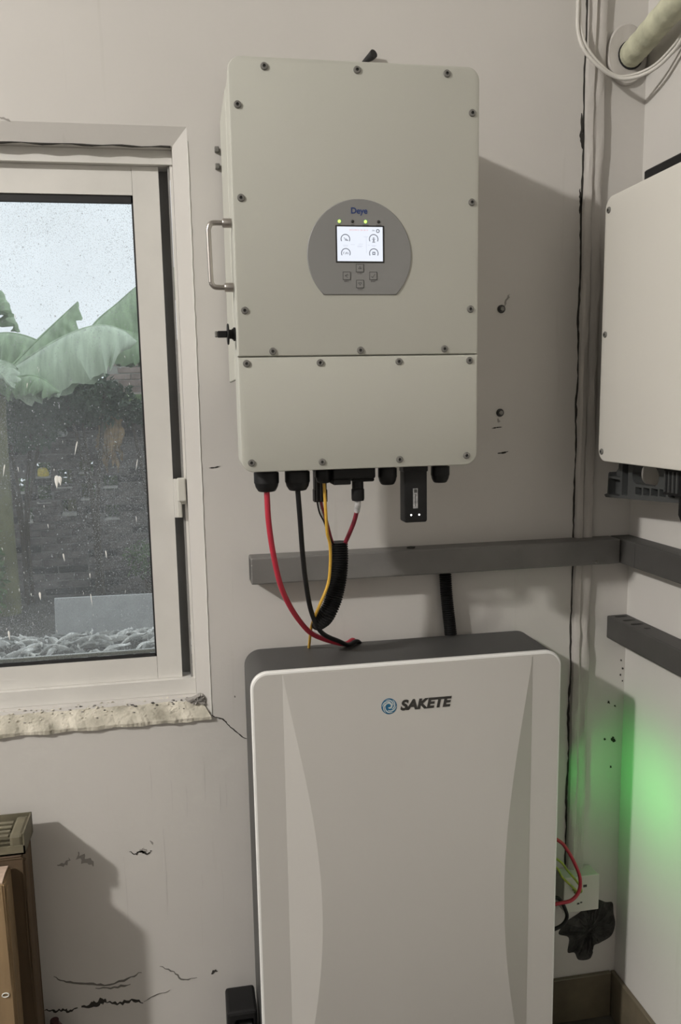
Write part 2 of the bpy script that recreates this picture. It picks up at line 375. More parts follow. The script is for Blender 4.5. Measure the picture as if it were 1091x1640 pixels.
bm = bmesh.new(); sweep(bm, [Vector((WX1 + .0004 + random.uniform(-.0005, .0005), -.0004, WZ0 + .004 + i * (WZ1 - WZ0 - .03) / 70)) for i in range(71)], lambda t: .0011 + .0005 * math.sin(t * 170), 5)
obj('paint_bead', bm, 'ring_white', wall)
# cracks and scars of the plaster
def crack(pts, wd, m='crack', jit=.0, name='plaster_crack', taper=True): obj(name, ribbon(pts, wd, proud=.0002 if name == 'paint_run' else .0007, jitter=jit, taper=taper), m, wall)
crack([(-.0624, -.539), (-.0546, -.5438), (-.0389, -.5508), (-.0287, -.563), (-.0146, -.5784), (.0037, -.5957), (.02, -.60)], .0022, 'crack', .0006)
crack([(-.449, -1.176), (-.43, -1.183), (-.4125, -1.1828), (-.40, -1.188), (-.3796, -1.185)], .005, 'crack', .003)
crack([(-.372, -1.180), (-.3463, -1.1828), (-.33, -1.176), (-.318, -1.178)], .012, 'crack', .003)
crack([(-.318, -1.180), (-.29, -1.187), (-.265, -1.184), (-.2394, -1.1928)], .006, 'crack', .003)
crack([(-.2394, -1.19), (-.21, -1.178), (-.18, -1.172)], .002, 'crack_soft', .002)
crack([(-.425, -1.10), (-.40, -1.118), (-.36, -1.128), (-.32, -1.137), (-.27, -1.13), (-.24, -1.118)], .004, 'crack_soft', .002)
crack([(-.34, -1.142), (-.30, -1.146), (-.265, -1.143)], .004, 'crack_soft', .002)
crack([(-.20, -1.11), (-.17, -1.128), (-.15, -1.15), (-.12, -1.148)], .0025, 'crack_soft', .002)
crack([(-.25, -.83), (-.238, -.838), (-.226, -.833), (-.214, -.839), (-.203, -.834)], .004, 'crack', .002)
crack([(-.228, -.828), (-.222, -.832), (-.214, -.829)], .008, 'scuff', .002, 'plaster_chip')
crack([(-.205, -.81), (-.20, -.82)], .004, 'scuff', .001, 'plaster_chip')
crack([(-.36, -.822), (-.345, -.838), (-.325, -.852)], .010, 'scuff', .006, 'plaster_chip')
crack([(-.40, -.84), (-.385, -.845), (-.375, -.83)], .006, 'scuff', .004, 'plaster_chip')
crack([(-.087, -1.147), (-.080, -1.139), (-.074, -1.142)], .006, 'crack', .001, 'plaster_chip')
crack([(-.012, -.5), (-.011, -.504)], .003, 'crack_soft', 0, 'plaster_chip')
crack([(-.046, -.0105), (-.035, -.0100), (-.0232, -.0075)], .0022, 'crack', 0, 'pen_mark')
crack([(.562, .0535), (.575, .0555), (.586, .056)], .0022, 'crack', 0, 'pen_mark')
crack([(.576, -.0005), (.59, .0005), (.6005, .003)], .0030, 'crack', 0, 'pen_mark')
crack([(.598, .335), (.594, .325), (.587, .31)], .004, 'scuff', .002, 'plaster_chip')
crack([(.577, .075), (.578, .066)], .006, 'scuff', .002, 'plaster_chip')
crack([(-.405, .653), (-.385, .646)], .004, 'scuff', .001, 'plaster_chip')
for k in range(6):     # faint old paint runs below the sill
    xx = -.19 + .031 * k + random.uniform(-.014, .014); z0 = -.60 - random.random() * .10
    crack([(xx, z0), (xx + .001, z0 - .03), (xx, z0 - .05 - random.random() * .06)], .0011, 'run', 0, 'paint_run')
for xx, z0, z1 in ((-.263, -.84, -1.02), (-.177, -.78, -1.0), (-.105, -.98, -1.08), (-.10, -.9, -.94), (-.055, -.88, -1.0)):
    crack([(xx, z0), (xx + .002, (z0 + z1) / 2), (xx, z1)], .0011, 'run', .0006, 'paint_run')
# chips along the corner
rc = random.Random(3)
for (x, z, s) in ((.885, -.49, .004), (.889, -.51, .005), (.884, -.525, .005), (.889, -.54, .004), (.80, -.585, .005), (.858, -.59, .006), (.874, -.60, .004), (.848, -.68, .006), (.872, -.682, .012), (.868, -.75, .005), (.872, -.685, .007)):
    crack([(x, z + s * .5), (x + s * rc.uniform(-.4, .4), z), (x + s * .3, z - s * .5)], s * .7, 'crack', s * .1, 'plaster_chip')
# broken patch beside the junction box
hole = [(.764, -1.135), (.80, -1.115), (.82, -1.098), (.842, -1.088), (.866, -1.098), (.884, -1.102), (.888, -1.13), (.893, -1.16), (.884, -1.19), (.855, -1.205), (.838, -1.212), (.831, -1.243), (.80, -1.243), (.788, -1.222), (.770, -1.218), (.772, -1.18), (.745, -1.165)]
obj('broken_plaster', blob_patch(hole, -.0002, -.005, 4, .004, 4), 'mortar_dark', wall, label='dark damp cement where plaster has broken away')

# rough painted strip running down beside the corner, with its open crack
def trim_strip():
    bm = bmesh.new(); rnd = random.Random(5); rows = []
    zs = [-1.0 + i * (ZC + 1.0 - .001) / 110 for i in range(111)]
    for z in zs:
        lean = .0006 * math.sin(z * 7) + .0008 * math.sin(z * 23)
        prof = [(.7595, 0), (.7600, -.010), (.764, -.0135), (.772, -.0150), (.777, -.0105), (.783, -.0120), (.790, -.0135), (.797, -.0115), (.7995, -.007), (.8005, 0)]
        rows.append([bm.verts.new((x + lean + rnd.uniform(-.0008, .0008), min(0.0, y + (rnd.uniform(-.0016, .0016) if y else 0)), z)) for x, y in prof])
    for a, b in zip(rows, rows[1:]):
        for i in range(len(a) - 1): bm.faces.new((a[i], a[i + 1], b[i + 1], b[i]))
    bm.faces.new(rows[0]); bm.faces.new(rows[-1]); return bm
trim = struct(obj('trim_1', trim_strip(), 'rough_paint', smooth=True), 'rough white plastered strip running down the wall beside the corner', 'trim')
pts = [(.7575 + .0012 * math.sin(i * 1.7) + .0008 * math.sin(i * 4.1), -1.0 + i * (ZC + .98) / 50) for i in range(51)]
obj('open_crack', ribbon(pts, .0042, taper=False, jitter=.0008), 'crack', trim)
crack([(.752, .70), (.7545, .67), (.7525, .655), (.756, .63)], .006, 'crack', .001)
crack([(.752, .55), (.7545, .53), (.753, .50)], .004, 'crack', .001)

# skirting: one tile after another
def skirting(name, label, along_x, a0, a1):
    root = bpy.data.objects.new(name, None); reg(root, None, ((a0 + a1) / 2 if along_x else XR, 0 if along_x else (a0 + a1) / 2, ZF)); struct(root, label, 'baseboard')
    x = a1
    while x > a0 + .02:
        L = min(.30, x - a0)
        b = nbox(x - L + .002, x - .001, -.011, -.0002, ZF + .001, -1.282, .0015, 1) if along_x else nbox(XR - .011, XR - .0002, x - L + .002, x - .001, ZF + .001, -1.282, .0015, 1)
        obj('tile', b, 'base_tile', root); x -= .30
skirting('baseboard_back', 'brown tile skirting along the foot of the window wall', True, XL + .01, XR - .012)
skirting('baseboard_right', 'brown tile skirting along the foot of the right wall', False, YF + .01, -.0005)

# ================================================================== WINDOW
win = bpy.data.objects.new('window_1', None); reg(win, None, ((WX0 + WX1) / 2, .12, WZ0)); struct(win, 'pale aluminium sliding window with a dirty pane and flaking sill', 'window')
fy0, fy1 = .031, .125
bm = bmesh.new()
box(bm, HX0 + .0005, HX1 - .0005, fy0, fy1, .5855, HZ1 - .0005)             # head
box(bm, HX0 + .0005, HX1 - .0005, fy0, fy1, HZ0 + .0005, -.4650)            # bottom track
box(bm, HX1 - .006, HX1 - .0005, fy0 + .004, fy1, -.4650, .5855); box(bm, HX0 + .0005, HX0 + .030, fy0, fy1, -.4650, .5855)
fr = obj('window_frame', bm, 'alu', win)
bm = bmesh.new(); box(bm, -.1300, HX1 - .0065, .078, fy1, -.4645, .585); box(bm, HX1 - .0105, HX1 - .0065, .040, .078, -.4645, .585)
obj('track_channel', bm, 'alu_dark', win)
def sash(x0, x1, y0, y1, opening):
    b = bmesh.new(); z0, z1 = -.4645, .5850; sw = .0517
    box(b, x0, x0 + sw, y0, y1, z0, z1); box(b, x1 - sw, x1, y0, y1, z0, z1)
    box(b, x0 + sw + .0006, x1 - sw - .0006, y0 + .0008, y1, .5305, z1); box(b, x0 + sw + .0006, x1 - sw - .0006, y0 + .0008, y1, z0, -.4160)
    s = obj('sash', b, 'alu', win)
    g = bmesh.new(); gx0, gx1, gz0, gz1 = x0 + sw + .0002, x1 - sw - .0002, -.4158, .5300
    box(g, gx0, gx1, y0 + .004, y0 + .012, gz1 - .014, gz1); box(g, gx0, gx1, y0 + .004, y0 + .012, gz0, gz0 + .006)
    box(g, gx0, gx0 + .0035, y0 + .004, y0 + .012, gz0, gz1); box(g, gx1 - .0035, gx1, y0 + .004, y0 + .012, gz0, gz1)
    obj('gasket', g, 'rubber', s)
    bl = bmesh.new(); box(bl, gx0 + .004, gx1 - .004, y0 + .0135, y0 + .021, gz0 + .0065, gz0 + .014)
    obj('glazing_bead', bl, 'alu', s)
    p = obj('pane', nbox(gx0 + .002, gx1 - .002, y0 + .0125, y0 + .0131, gz0 + .002, gz1 - .002), 'glass', win, label='dusty glass pane spattered with white paint')
    return p, y0
pane, py_ = sash(-.66, -.1205, .045, .067, True)
pane2, _ = sash(HX0 + .034, -.615, .074, .096, False)
# dried white drips on the near pane
drips = [(-0.3137, 0.0346, 0.0022, 0.03, 0.25), (-0.3562, -0.0331, 0.007, 0.028, 0.05), (-0.3494, -0.0311, 0.006, 0.02, -0.05), (-0.4007, 0.1632, 0.0012, 0.012, 0.2), (-0.3523, -0.1916, 0.0026, 0.018, -0.1), (-0.2663, -0.1897, 0.0022, 0.018, -0.1), (-0.3021, -0.2332, 0.0018, 0.012, 0), (-0.3021, -0.2864, 0.0016, 0.03, -0.08), (-0.4732, -0.3512, 0.0032, 0.022, -0.05), (-0.4055, -0.2709, 0.0035, 0.018, -0.05), (-0.4297, -0.005, 0.0014, 0.012, -0.1), (-0.1938, -0.004, 0.0016, 0.026, 0.2), (-0.3794, -0.124, 0.0014, 0.01, -0.1), (-0.4461, -0.2555, 0.0012, 0.008, 0), (-0.2005, -0.1182, 0.0012, 0.014, -0.02), (-0.4578, -0.006, 0.002, 0.026, 0.2)]
rd = random.Random(11)
for k in range(26): drips.append((rd.uniform(-.50, -.19), rd.uniform(-.40, .30), rd.uniform(.0005, .0011), rd.uniform(.003, .009), rd.uniform(-.3, .3)))
for (x, z, wd, ln, sl) in drips:
    b = bmesh.new(); c = bmesh.ops.create_uvsphere(b, u_segments=8, v_segments=6, radius=1)['verts']
    for v in c:
        tt = v.co.z; k = wd * (.55 + .45 * tt)
        v.co = (v.co.x * k + sl * tt * ln * .5, v.co.y * .0006, tt * ln * .5)
    obj('paint_drip', b, 'paint_drip', pane, (x, py_ + .0122, z), smooth=True)
# latch on the right stile
la = obj('latch', nbox(-.1200, -.1040, .034, .0445, -.115, -.034, .001, 1), 'alu', win)
obj('latch_lever', nbox(-.1125, -.0950, .018, .034, -.080, -.031, .003), 'jbox', la); obj('latch_tab', nbox(-.1135, -.1050, .025, .034, -.114, -.080, .0015), 'jbox', la)
obj('latch_hook', nbox(-.1050, -.0945, .026, .040, -.086, -.078, .001), 'jbox', la)
# flaking sill
def sill():
    bm = bmesh.new(); rnd = random.Random(9); nx, ny = 260, 18; g = []
    for i in range(nx + 1):
        row = []
        edge = -.0085 + .0012 * math.sin(i * .33) + .0008 * math.sin(i * .9) + rnd.uniform(-.0006, .0006)
        for j in range(ny + 1):
            t = j / ny; x = (WX0 + .001 + .029 * t) + ((WX1 - .001 - .0295 * t) - (WX0 + .001 + .029 * t)) * i / nx; y = edge + (SY + .004 - edge) * t
            z = -.5395 + .0400 * t + .004 * math.sin(PI * t) + rnd.uniform(-.0006, .0006) + (.0035 * rnd.random() if rnd.random() < .06 * (.3 + t) else 0)
            row.append(bm.verts.new((x, y, z)))
        g.append(row)
    for i in range(nx):
        for j in range(ny): bm.faces.new((g[i][j], g[i + 1][j], g[i + 1][j + 1], g[i][j + 1]))
    low = [bm.verts.new((r[0].co.x, r[0].co.y + .001, -.547 - .0012 * math.sin(i * .31))) for i, r in enumerate(g)]
    wl = [bm.verts.new((r[0].co.x, -.0002, -.5475 - .0012 * math.sin(i * .31))) for i, r in enumerate(g)]
    for i in range(nx):
        bm.faces.new((g[i][0], g[i + 1][0], low[i + 1], low[i])); bm.faces.new((low[i], low[i + 1], wl[i + 1], wl[i]))
    return bm
sl = obj('sill', sill(), 'sill', win, label='cracked yellowish plaster ledge')
rs = random.Random(21)
for k in range(90):     # loose flakes along the back of the ledge
    x = rs.uniform(-.55, -.096); y = .0125 - .014 * rs.random() ** 1.8; s = rs.uniform(.0012, .0032)
    b = bmesh.new(); bmesh.ops.create_icosphere(b, subdivisions=1, radius=s)
    for v in b.verts: v.co = (v.co.x * rs.uniform(.9, 1.6), v.co.y, v.co.z * .5)
    obj('plaster_flake', b, 'sill' if rs.random() < .5 else ('scuff' if rs.random() < .7 else 'mortar_dark'), sl, (x, y, -.5395 + .0400 * ((y + .0085) / .0245) + .004 + s * .3))
obj('mortar_lump', blob_patch([(-.118, -.502), (-.098, -.497), (-.082, -.490), (-.072, -.496), (-.070, -.515), (-.088, -.517), (-.108, -.512)], .0102, -.0005, 31, .003, 3), 'scuff', sl)
bm = bmesh.new(); pg = [(-1.2 + i * (1.106) / 60, SY - .0008, .6122 + .0010 * math.sin(i * 1.3)) for i in range(61)]
sweep(bm, [Vector(p) for p in pg], lambda t: .0016 + .0008 * math.sin(t * 90), 5)
obj('head_gap', bm, 'crack', win)

# ================================================================== CENTRE INVERTER
IW, IH, IY = .422, .6658, -.28
inv = thing('hybrid_inverter', 'off-white wall inverter with round grey display panel, beside the window', 'inverter', (IW / 2, -.02, 0))
SEAM = .1943
obj('body', loft([(-.19, rr_pts(.0015, IW - .0015, .0015, IH - .0015, .021)), (-.2705, rr_pts(.0015, IW - .0015, .0015, IH - .0015, .021))], FY), 'shell', inv, smooth=True)
obj('upper_cover', slab_rr(0, IW, SEAM + .0009, IH, .022, IY, -.262, .003, corners=(0, 0, 1, 1)), 'shell', inv, smooth=True)
obj('lower_cover', slab_rr(0, IW, 0, SEAM - .0009, .022, IY, -.262, .003, corners=(1, 1, 0, 0)), 'shell', inv, smooth=True)
comb = [(.006, -.19), (.006, -.024)] + [q for i in range(1, 20) for q in ((.006 + i * .0205 - .011, -.024), (.006 + i * .0205 - .011, -.09), (.006 + i * .0205 + .0, -.09), (.006 + i * .0205, -.024))] + [(.416, -.024), (.416, -.19)]
obj('heat_sink', loft([(.165, comb), (.652, comb)], lambda u, v, d: (u, v, d)), 'shell', inv)
obj('side_flange', nbox(.0006, .006, -.1899, -.024, .160, .650, .001, 1), 'shell', inv); obj('side_flange', nbox(.416, .4214, -.1899, -.024, .160, .650, .001, 1), 'shell', inv)
obj('mounting_bracket', nbox(.05, .37, -.0238, -.0003, .30, .58, .002, 1), 'shell', inv)
def screw_mesh():
    bm = lathe([(.0062, 0), (.0062, -.0012), (.0052, -.0026), (.0026, -.0030), (.0025, -.0012)], 18, 'y')
    bm2 = lathe([(.0025, -.0010), (.0025, -.00125)], 6, 'y', bm)
    me = mesh(bm, ['screw', 'socket'], True)
    for p in me.polygons:
        c = p.center
        if math.hypot(c.x, c.z) < .0026: p.material_index = 1
    return me
SCREW = screw_mesh()
for (x, z) in [(.0587, .6508), (.2112, .6518), (.3643, .6526), (.0140, .5915), (.409, .5925), (.0144, .4488), (.409, .4490), (.0144, .2700), (.4075, .2714), (.0593, .2030), (.2105, .2031), (.3607, .2040), (.0145, .1833), (.1400, .1830), (.2784, .1833), (.4065, .1836), (.0172, .0165), (.1398, .0140), (.2784, .0138), (.4020, .0168)]:
    obj('screw', SCREW, None, inv, (x, IY + .0002, z))
# round display with a flat foot
disc = []
for k in range(61):
    a = math.radians(-45.5 + 271 * k / 60); disc.append((.2112 + .0898 * math.cos(a), .3600 + .0905 * math.sin(a)))
disp = obj('display_panel', loft([(IY, disc), (IY - .0012, disc), (IY - .0022, [(.2112 + (u - .2112) * .988, .36 + (v - .36) * .988) for u, v in disc])], FY), 'panel_grey', inv, smooth=True, label='grey round control face')
YP = IY - .0022
bm = nbox(.1700, .2535, YP - .0007, YP + .001, .3475, .4078, .0003, 1)
obj('screen_bezel', bm, 'led_off', disp)
obj('screen', nbox(.1726, .2508, YP - .0011, YP - .0002, .3499, .4055), 'screen', disp, label='lit white screen')
YS = YP - .0011
def arc(cx, cz, r0, r1, a0, a1, y, t=.0002, n=20):
    o = [(cx + r1 * math.cos(math.radians(a0 + (a1 - a0) * k / n)), cz + r1 * math.sin(math.radians(a0 + (a1 - a0) * k / n))) for k in range(n + 1)]
    i = [(cx + r0 * math.cos(math.radians(a0 + (a1 - a0) * k / n)), cz + r0 * math.sin(math.radians(a0 + (a1 - a0) * k / n))) for k in range(n + 1)]
    bm = bmesh.new(); V = [[bm.verts.new((u, yy, v)) for u, v in P] for yy in (y, y - t) for P in (o, i)]
    for k in range(n):
        bm.faces.new((V[2][k], V[2][k + 1], V[3][k + 1], V[3][k])); bm.faces.new((V[0][k], V[0][k + 1], V[2][k + 1], V[2][k])); bm.faces.new((V[1][k], V[1][k + 1], V[3][k + 1], V[3][k]))
    return bm
def frame_bm(x0, x1, z0, z1, t, y, d=.0002):
    bm = bmesh.new()
    for a in ((x0, x1, z0, z0 + t), (x0, x1, z1 - t, z1), (x0, x0 + t, z0, z1), (x1 - t, x1, z0, z1)): box(bm, a[0], a[1], y - d, y, a[2], a[3])
    return bm
for i, (cx, cz) in enumerate(((.1866, .3855), (.2352, .3858), (.1870, .3628), (.2352, .3628))):
    obj('gauge_ring', arc(cx, cz, .0068, .0081, -28, 208, YS), 'ui', disp)
def strokes(lines, t, y, d=.0002):
    bm = bmesh.new()
    for (x0, z0, x1, z1) in lines:
        v = Vector((x1 - x0, z1 - z0)); L = v.length; n = Vector((-v.y, v.x)) / L * t / 2
        P = [(x0 + n.x, z0 + n.y), (x0 - n.x, z0 - n.y), (x1 - n.x, z1 - n.y), (x1 + n.x, z1 + n.y)]
        A = [bm.verts.new((u, y, w_)) for u, w_ in P]; B = [bm.verts.new((u, y - d, w_)) for u, w_ in P]
        bm.faces.new(B)
        for k in range(4): bm.faces.new((A[k], A[(k + 1) % 4], B[(k + 1) % 4], B[k]))
    return bm
obj('gauge_icon', strokes([(.184, .388, .1855, .3865), (.185, .386, .190, .3825), (.187, .3865, .191, .383), (.1855, .3835, .1915, .3835)], .0007, YS), 'ui', disp)   # panel
obj('gauge_icon', strokes([(.2352, .381, .2352, .389), (.2332, .3875, .2372, .3875), (.2325, .3855, .2379, .3855), (.2335, .381, .2352, .3855), (.2369, .381, .2352, .3855), (.2328, .3805, .2376, .3805)], .0007, YS), 'ui', disp)  # pylon
obj('gauge_icon', strokes([(.183, .361, .183, .364), (.183, .364, .1845, .3645), (.186, .361, .188, .3645), (.188, .3645, .189, .361), (.1905, .3645, .1912, .361)], .0007, YS), 'ui', disp)
obj('gauge_icon', frame_bm(.2328, .2376, .3603, .3652, .0012, YS), 'ui', disp)     # house load
obj('gauge_readout', strokes([(.182, .3755, .1915, .3755), (.231, .3755, .2395, .3755), (.1832, .3740, .1902, .3740), (.2325, .3742, .238, .3742), (.1955, .3765, .2025, .3765), (.207, .3745, .216, .3745), (.207, .3733, .2145, .3733), (.2225, .363, .2225, .389), (.2185, .3895, .2255, .3895), (.2285, .376, .2255, .376), (.209, .3775, .2165, .3775)], .0005, YS), 'ui_pale', disp)
tm = text_mesh('2023/09/21 08:18:10', .004, 'ui_red', extrude=.0001); fit_text(tm, .1935, .2255, .3992, .4012, YS - .0001); obj('screen_text', tm, None, disp)
tm = text_mesh('ON', .004, 'ui', extrude=.0001); fit_text(tm, .2325, .2370, .3985, .4008, YS - .0001); obj('screen_text', tm, None, disp)
obj('gear_icon', arc(.2425, .3990, .0018, .0031, 0, 360, YS), 'ui', disp)
tm = text_mesh('Deye', .02, 'ink_blue', offset=.0005, extrude=.0002); fit_text(tm, .1972, .2252, .4235, .4365, YP - .0002); obj('brand_lettering', tm, None, disp, label='navy Deye lettering')
for k, x in enumerate((.1770, .1995, .2217, .2442)):
    obj('indicator_led', lathe([(.0026, YP + .0004), (.0026, YP - .0006), (.0016, YP - .0012)], 14, 'y', c=(x, 0, .4140)), 'led_on' if k in (0, 2) else 'led_off', disp, label='lit green indicator' if k in (0, 2) else None)
for x, wd, s in ((.1770, .004, 'DC'), (.1995, .005, 'AC'), (.2217, .010, 'Normal'), (.2442, .009, 'Alarm')):
    tm = text_mesh(s, .003, 'ink', extrude=.0001); fit_text(tm, x - wd / 2, x + wd / 2, .4080, .4097, YP - .0001); obj('indicator_caption', tm, None, disp)
for (x, z, g, s) in ((.2108, .3388, '^', 'Up'), (.1880, .3262, '<', 'ESC'), (.2338, .3262, '>', 'Enter'), (.2108, .3128, 'v', 'Down')):
    bt = obj('button', slab_rr(x - .0066, x + .0066, z - .0066, z + .0066, .0018, YP - .0006, YP + .0005, .0004, 4), 'panel_grey', disp)
    obj('button_outline', frame_bm(x - .0066, x + .0066, z - .0066, z + .0066, .0007, YP - .0006, .0002), 'ink', bt)
    L = {'^': [(x - .0024, z - .001, x, z + .0026), (x + .0024, z - .001, x, z + .0026), (x - .0024, z - .001, x + .0024, z - .001)], 'v': [(x - .0026, z + .002, x, z - .0022), (x + .0026, z + .002, x, z - .0022), (x - .0026, z + .002, x + .0026, z + .002)], '<': [(x + .002, z + .003, x - .0028, z), (x - .0028, z, x + .002, z - .003), (x - .0028, z, x + .003, z + .001)], '>': [(x - .003, z - .001, x - .001, z - .003), (x - .001, z - .003, x + .003, z + .003)]}[g]
    obj('button_symbol', strokes(L, .0006, YP - .0006), 'ink', bt)
    tm = text_mesh(s, .003, 'ink', extrude=.0001); fit_text(tm, x - .0040, x + .0040, z - .0098, z - .0079, YP - .0001); obj('button_caption', tm, None, disp)
# left side: carrying handle and rotary switch
HY = -.236
hpath = [(-.012, HY, .4185), (-.028, HY, .4185), (-.0345, HY, .4165), (-.038, HY, .4095), (-.0385, HY, .400), (-.0375, HY, .33), (-.037, HY, .3215), (-.033, HY, .3155), (-.026, HY, .3135), (-.010, HY, .3135)]
hd = obj('side_handle', tube(hpath, .0045, 14, 6), 'steel', inv, smooth=True, label='bent steel carrying handle')
for z in (.4185, .3135): obj('handle_sleeve', lathe([(.0078, .0005), (.0078, -.0135), (.0068, -.0148), (.0050, -.0148)], 18, 'x', c=(0, HY, z)), 'steel', hd, smooth=True)
sw = obj('rotary_switch', lathe([(.0115, .0005), (.0115, -.0028), (.0095, -.0030), (.0095, -.0048), (.0078, -.0052), (.0078, -.0095), (.006, -.0100)], 24, 'x', c=(0, HY, .2355)), 'plug', inv, smooth=True, label='black rotary isolator switch')
obj('switch_flange', lathe([(.0168, -.0105), (.0178, -.0112), (.0178, -.0125), (.0168, -.0135)], 28, 'x', c=(0, HY, .2355)), 'plug', sw, smooth=True)
obj('switch_knob', nbox(-.0300, -.0134, HY - .0045, HY + .0045, .2300, .2410, .0014), 'plug', sw); obj('knob_tip', nbox(-.0345, -.0299, HY - .0042, HY + .0042, .2304, .2406, .0012), 'screw', sw)
# underside: glands and sockets
def gland_mesh(r, h, m='plug'):
    bm = lathe([(r * .84, .0005), (r * .84, -.0042)], 24)
    lathe([(r * .98, -.0042), (r, -.006), (r, -h * .60)], 24, bm=bm, facets=10)
    lathe([(r * .97, -h * .60), (r * .88, -h * .80), (r * .70, -h * .97), (r * .58, -h), (r * .3, -h)], 24, bm=bm, facets=10)
    return mesh(bm, m, True)
G1 = gland_mesh(.0228, .0385); G2 = gland_mesh(.0172, .0345); G3 = gland_mesh(.0160, .027)
GY = -.235
for (x, g) in ((.0465, G1), (.1020, G1), (.2680, G2), (.3680, G2), (.1500, G3)):
    obj('cable_gland', g, None, inv, (x, GY, .0))
obj('battery_port_block', nbox(.1640, .2405, -.258, -.212, -.0200, .0003, .003), 'plug', inv)
obj('port_foot', nbox(.1640, .196, -.255, -.215, -.030, -.0198, .002), 'plug', inv)
obj('port_foot', nbox(.200, .2405, -.250, -.215, -.0265, -.0198, .003), 'plug', inv)
bm = lathe([(.0105, -.0262), (.0105, -.040), (.0118, -.041), (.0118, -.058), (.0108, -.062), (.006, -.0625)], 20, 'z', c=(.2130, -.232, 0), facets=12)
obj('plug_connector', bm, 'plug', inv, smooth=True)
bm = nbox(.1365, .1600, -.214, -.192, -.010, .0003, .002); box(bm, .1372, .1590, -.213, -.193, -.042, -.010); box(bm, .1362, .1600, -.2135, -.1925, -.064, -.042)
obj('port_connector', bm, 'plug', inv)
for k in range(3): obj('connector_rib', nbox(.1385 + k * .0075, .1415 + k * .0075, -.2160, -.2136, -.062, -.012, .0008, 1), 'plug_grey', inv)

# data logger stick
dg = thing('data_logger', 'black stick data logger with two white lights under the inverter', 'data logger', (.317, -.235, -.105))
obj('case', slab_rr(.2955, .3385, -.1045, -.0005, .004, -.250, -.222, .002), 'plug', dg, smooth=True)
obj('collar', nbox(.294, .340, -.2515, -.220, -.012, -.0006, .002), 'plug', dg)
obj('sticker', nbox(.3118, .3205, -.2506, -.2499, -.0785, -.0420), 'sticker', dg, label='narrow pale label strip')
obj('sticker_square', nbox(.3135, .3190, -.2509, -.2505, -.0500, -.0435), 'ink', dg)
obj('sticker_line', nbox(.3155, .3168, -.2509, -.2505, -.0750, -.0520), 'ink', dg)
for x in (.3080, .3232): obj('indicator_led', lathe([(.0017, -.2495), (.0017, -.2506), (.0010, -.2511)], 12, 'y', c=(x, 0, -.0905)), 'led_white', dg, label='white light dot')

# ================================================================== BATTERY
BX0, BX1, BY, BB, BZ1 = .0096, .6472, -.1762, -.020, -.3936
BZ0 = ZF + .002
bat = thing('battery_cabinet', 'tall white-fronted grey battery cabinet standing on the floor', 'battery', ((BX0 + BX1) / 2, -.1, ZF))
obj('case', loft([(BB, rr_pts(BX0 + .004, BX1 - .004, BZ0 + .004, BZ1 - .004, .030)), (BB - .004, rr_pts(BX0, BX1, BZ0, BZ1, .034)), (-.1635, rr_pts(BX0, BX1, BZ0, BZ1, .034)), (-.1635, rr_pts(BX0 + .002, BX1 - .002, BZ0 + .002, BZ1 - .002, .032))], FY), 'bat_grey', bat, smooth=True, label='dark grey metal case')
obj('front_rim', loft([(-.1630, rr_pts(BX0 + .0005, BX1 - .0005, BZ0 + .0005, BZ1 - .0005, .0335, 10)), (-.1715, rr_pts(BX0 - .0003, BX1 + .0003, BZ0, BZ1 + .0003, .034, 10)), (-.1750, rr_pts(BX0 + .002, BX1 - .002, BZ0 + .002, BZ1 - .002, .032, 10)), (-.1757, rr_pts(BX0 + .0050, BX1 - .0050, BZ0 + .0050, BZ1 - .0050, .0295, 10))], FY), 'bat_rim', bat, smooth=True, label='bright white rim of the front')
obj('front_panel', loft([(-.1750, rr_pts(BX0 + .0048, BX1 - .0048, BZ0 + .0048, BZ1 - .0048, .0295, 10)), (BY, rr_pts(BX0 + .0052, BX1 - .0052, BZ0 + .0052, BZ1 - .0052, .029, 10))], FY), 'bat_white', bat, smooth=True)
K = .36
def bulge_w(z):
    t = max(-1, min(1, (z + .895) / .492)); return .063 * max(0, math.cos(t * PI / 2)) ** 1.12
def center_panel():
    bm = bmesh.new(); n = 60; rows = []
    for i in range(n + 1):
        z = -.4015 - (.987) * i / n; ww = bulge_w(z); x0, x1 = .0717, .5835; f = BY - .0008 - K * ww
        rows.append([bm.verts.new(p) for p in ((x0 - .0003, BY + .001, z), (x0, BY - .0004, z), (x0 + ww + .0012, f, z), (.20, f, z), (.33, f, z), (.46, f, z), (x1 - ww - .0012, f, z), (x1, BY - .0004, z), (x1 + .0003, BY + .001, z))])
    for a, b in zip(rows, rows[1:]):
        for k in range(8): bm.faces.new((a[k], a[k + 1], b[k + 1], b[k]))
    bm.faces.new(rows[0]); bm.faces.new(rows[-1]); return bm
me = mesh(center_panel(), 'bat_white', True)
me.set_sharp_from_angle(angle=math.radians(6))
obj('center_panel', me, None, bat, label='raised centre panel with curved slanted flanks')
YB = BY - .0008 - K * bulge_w(-.479) - .0003
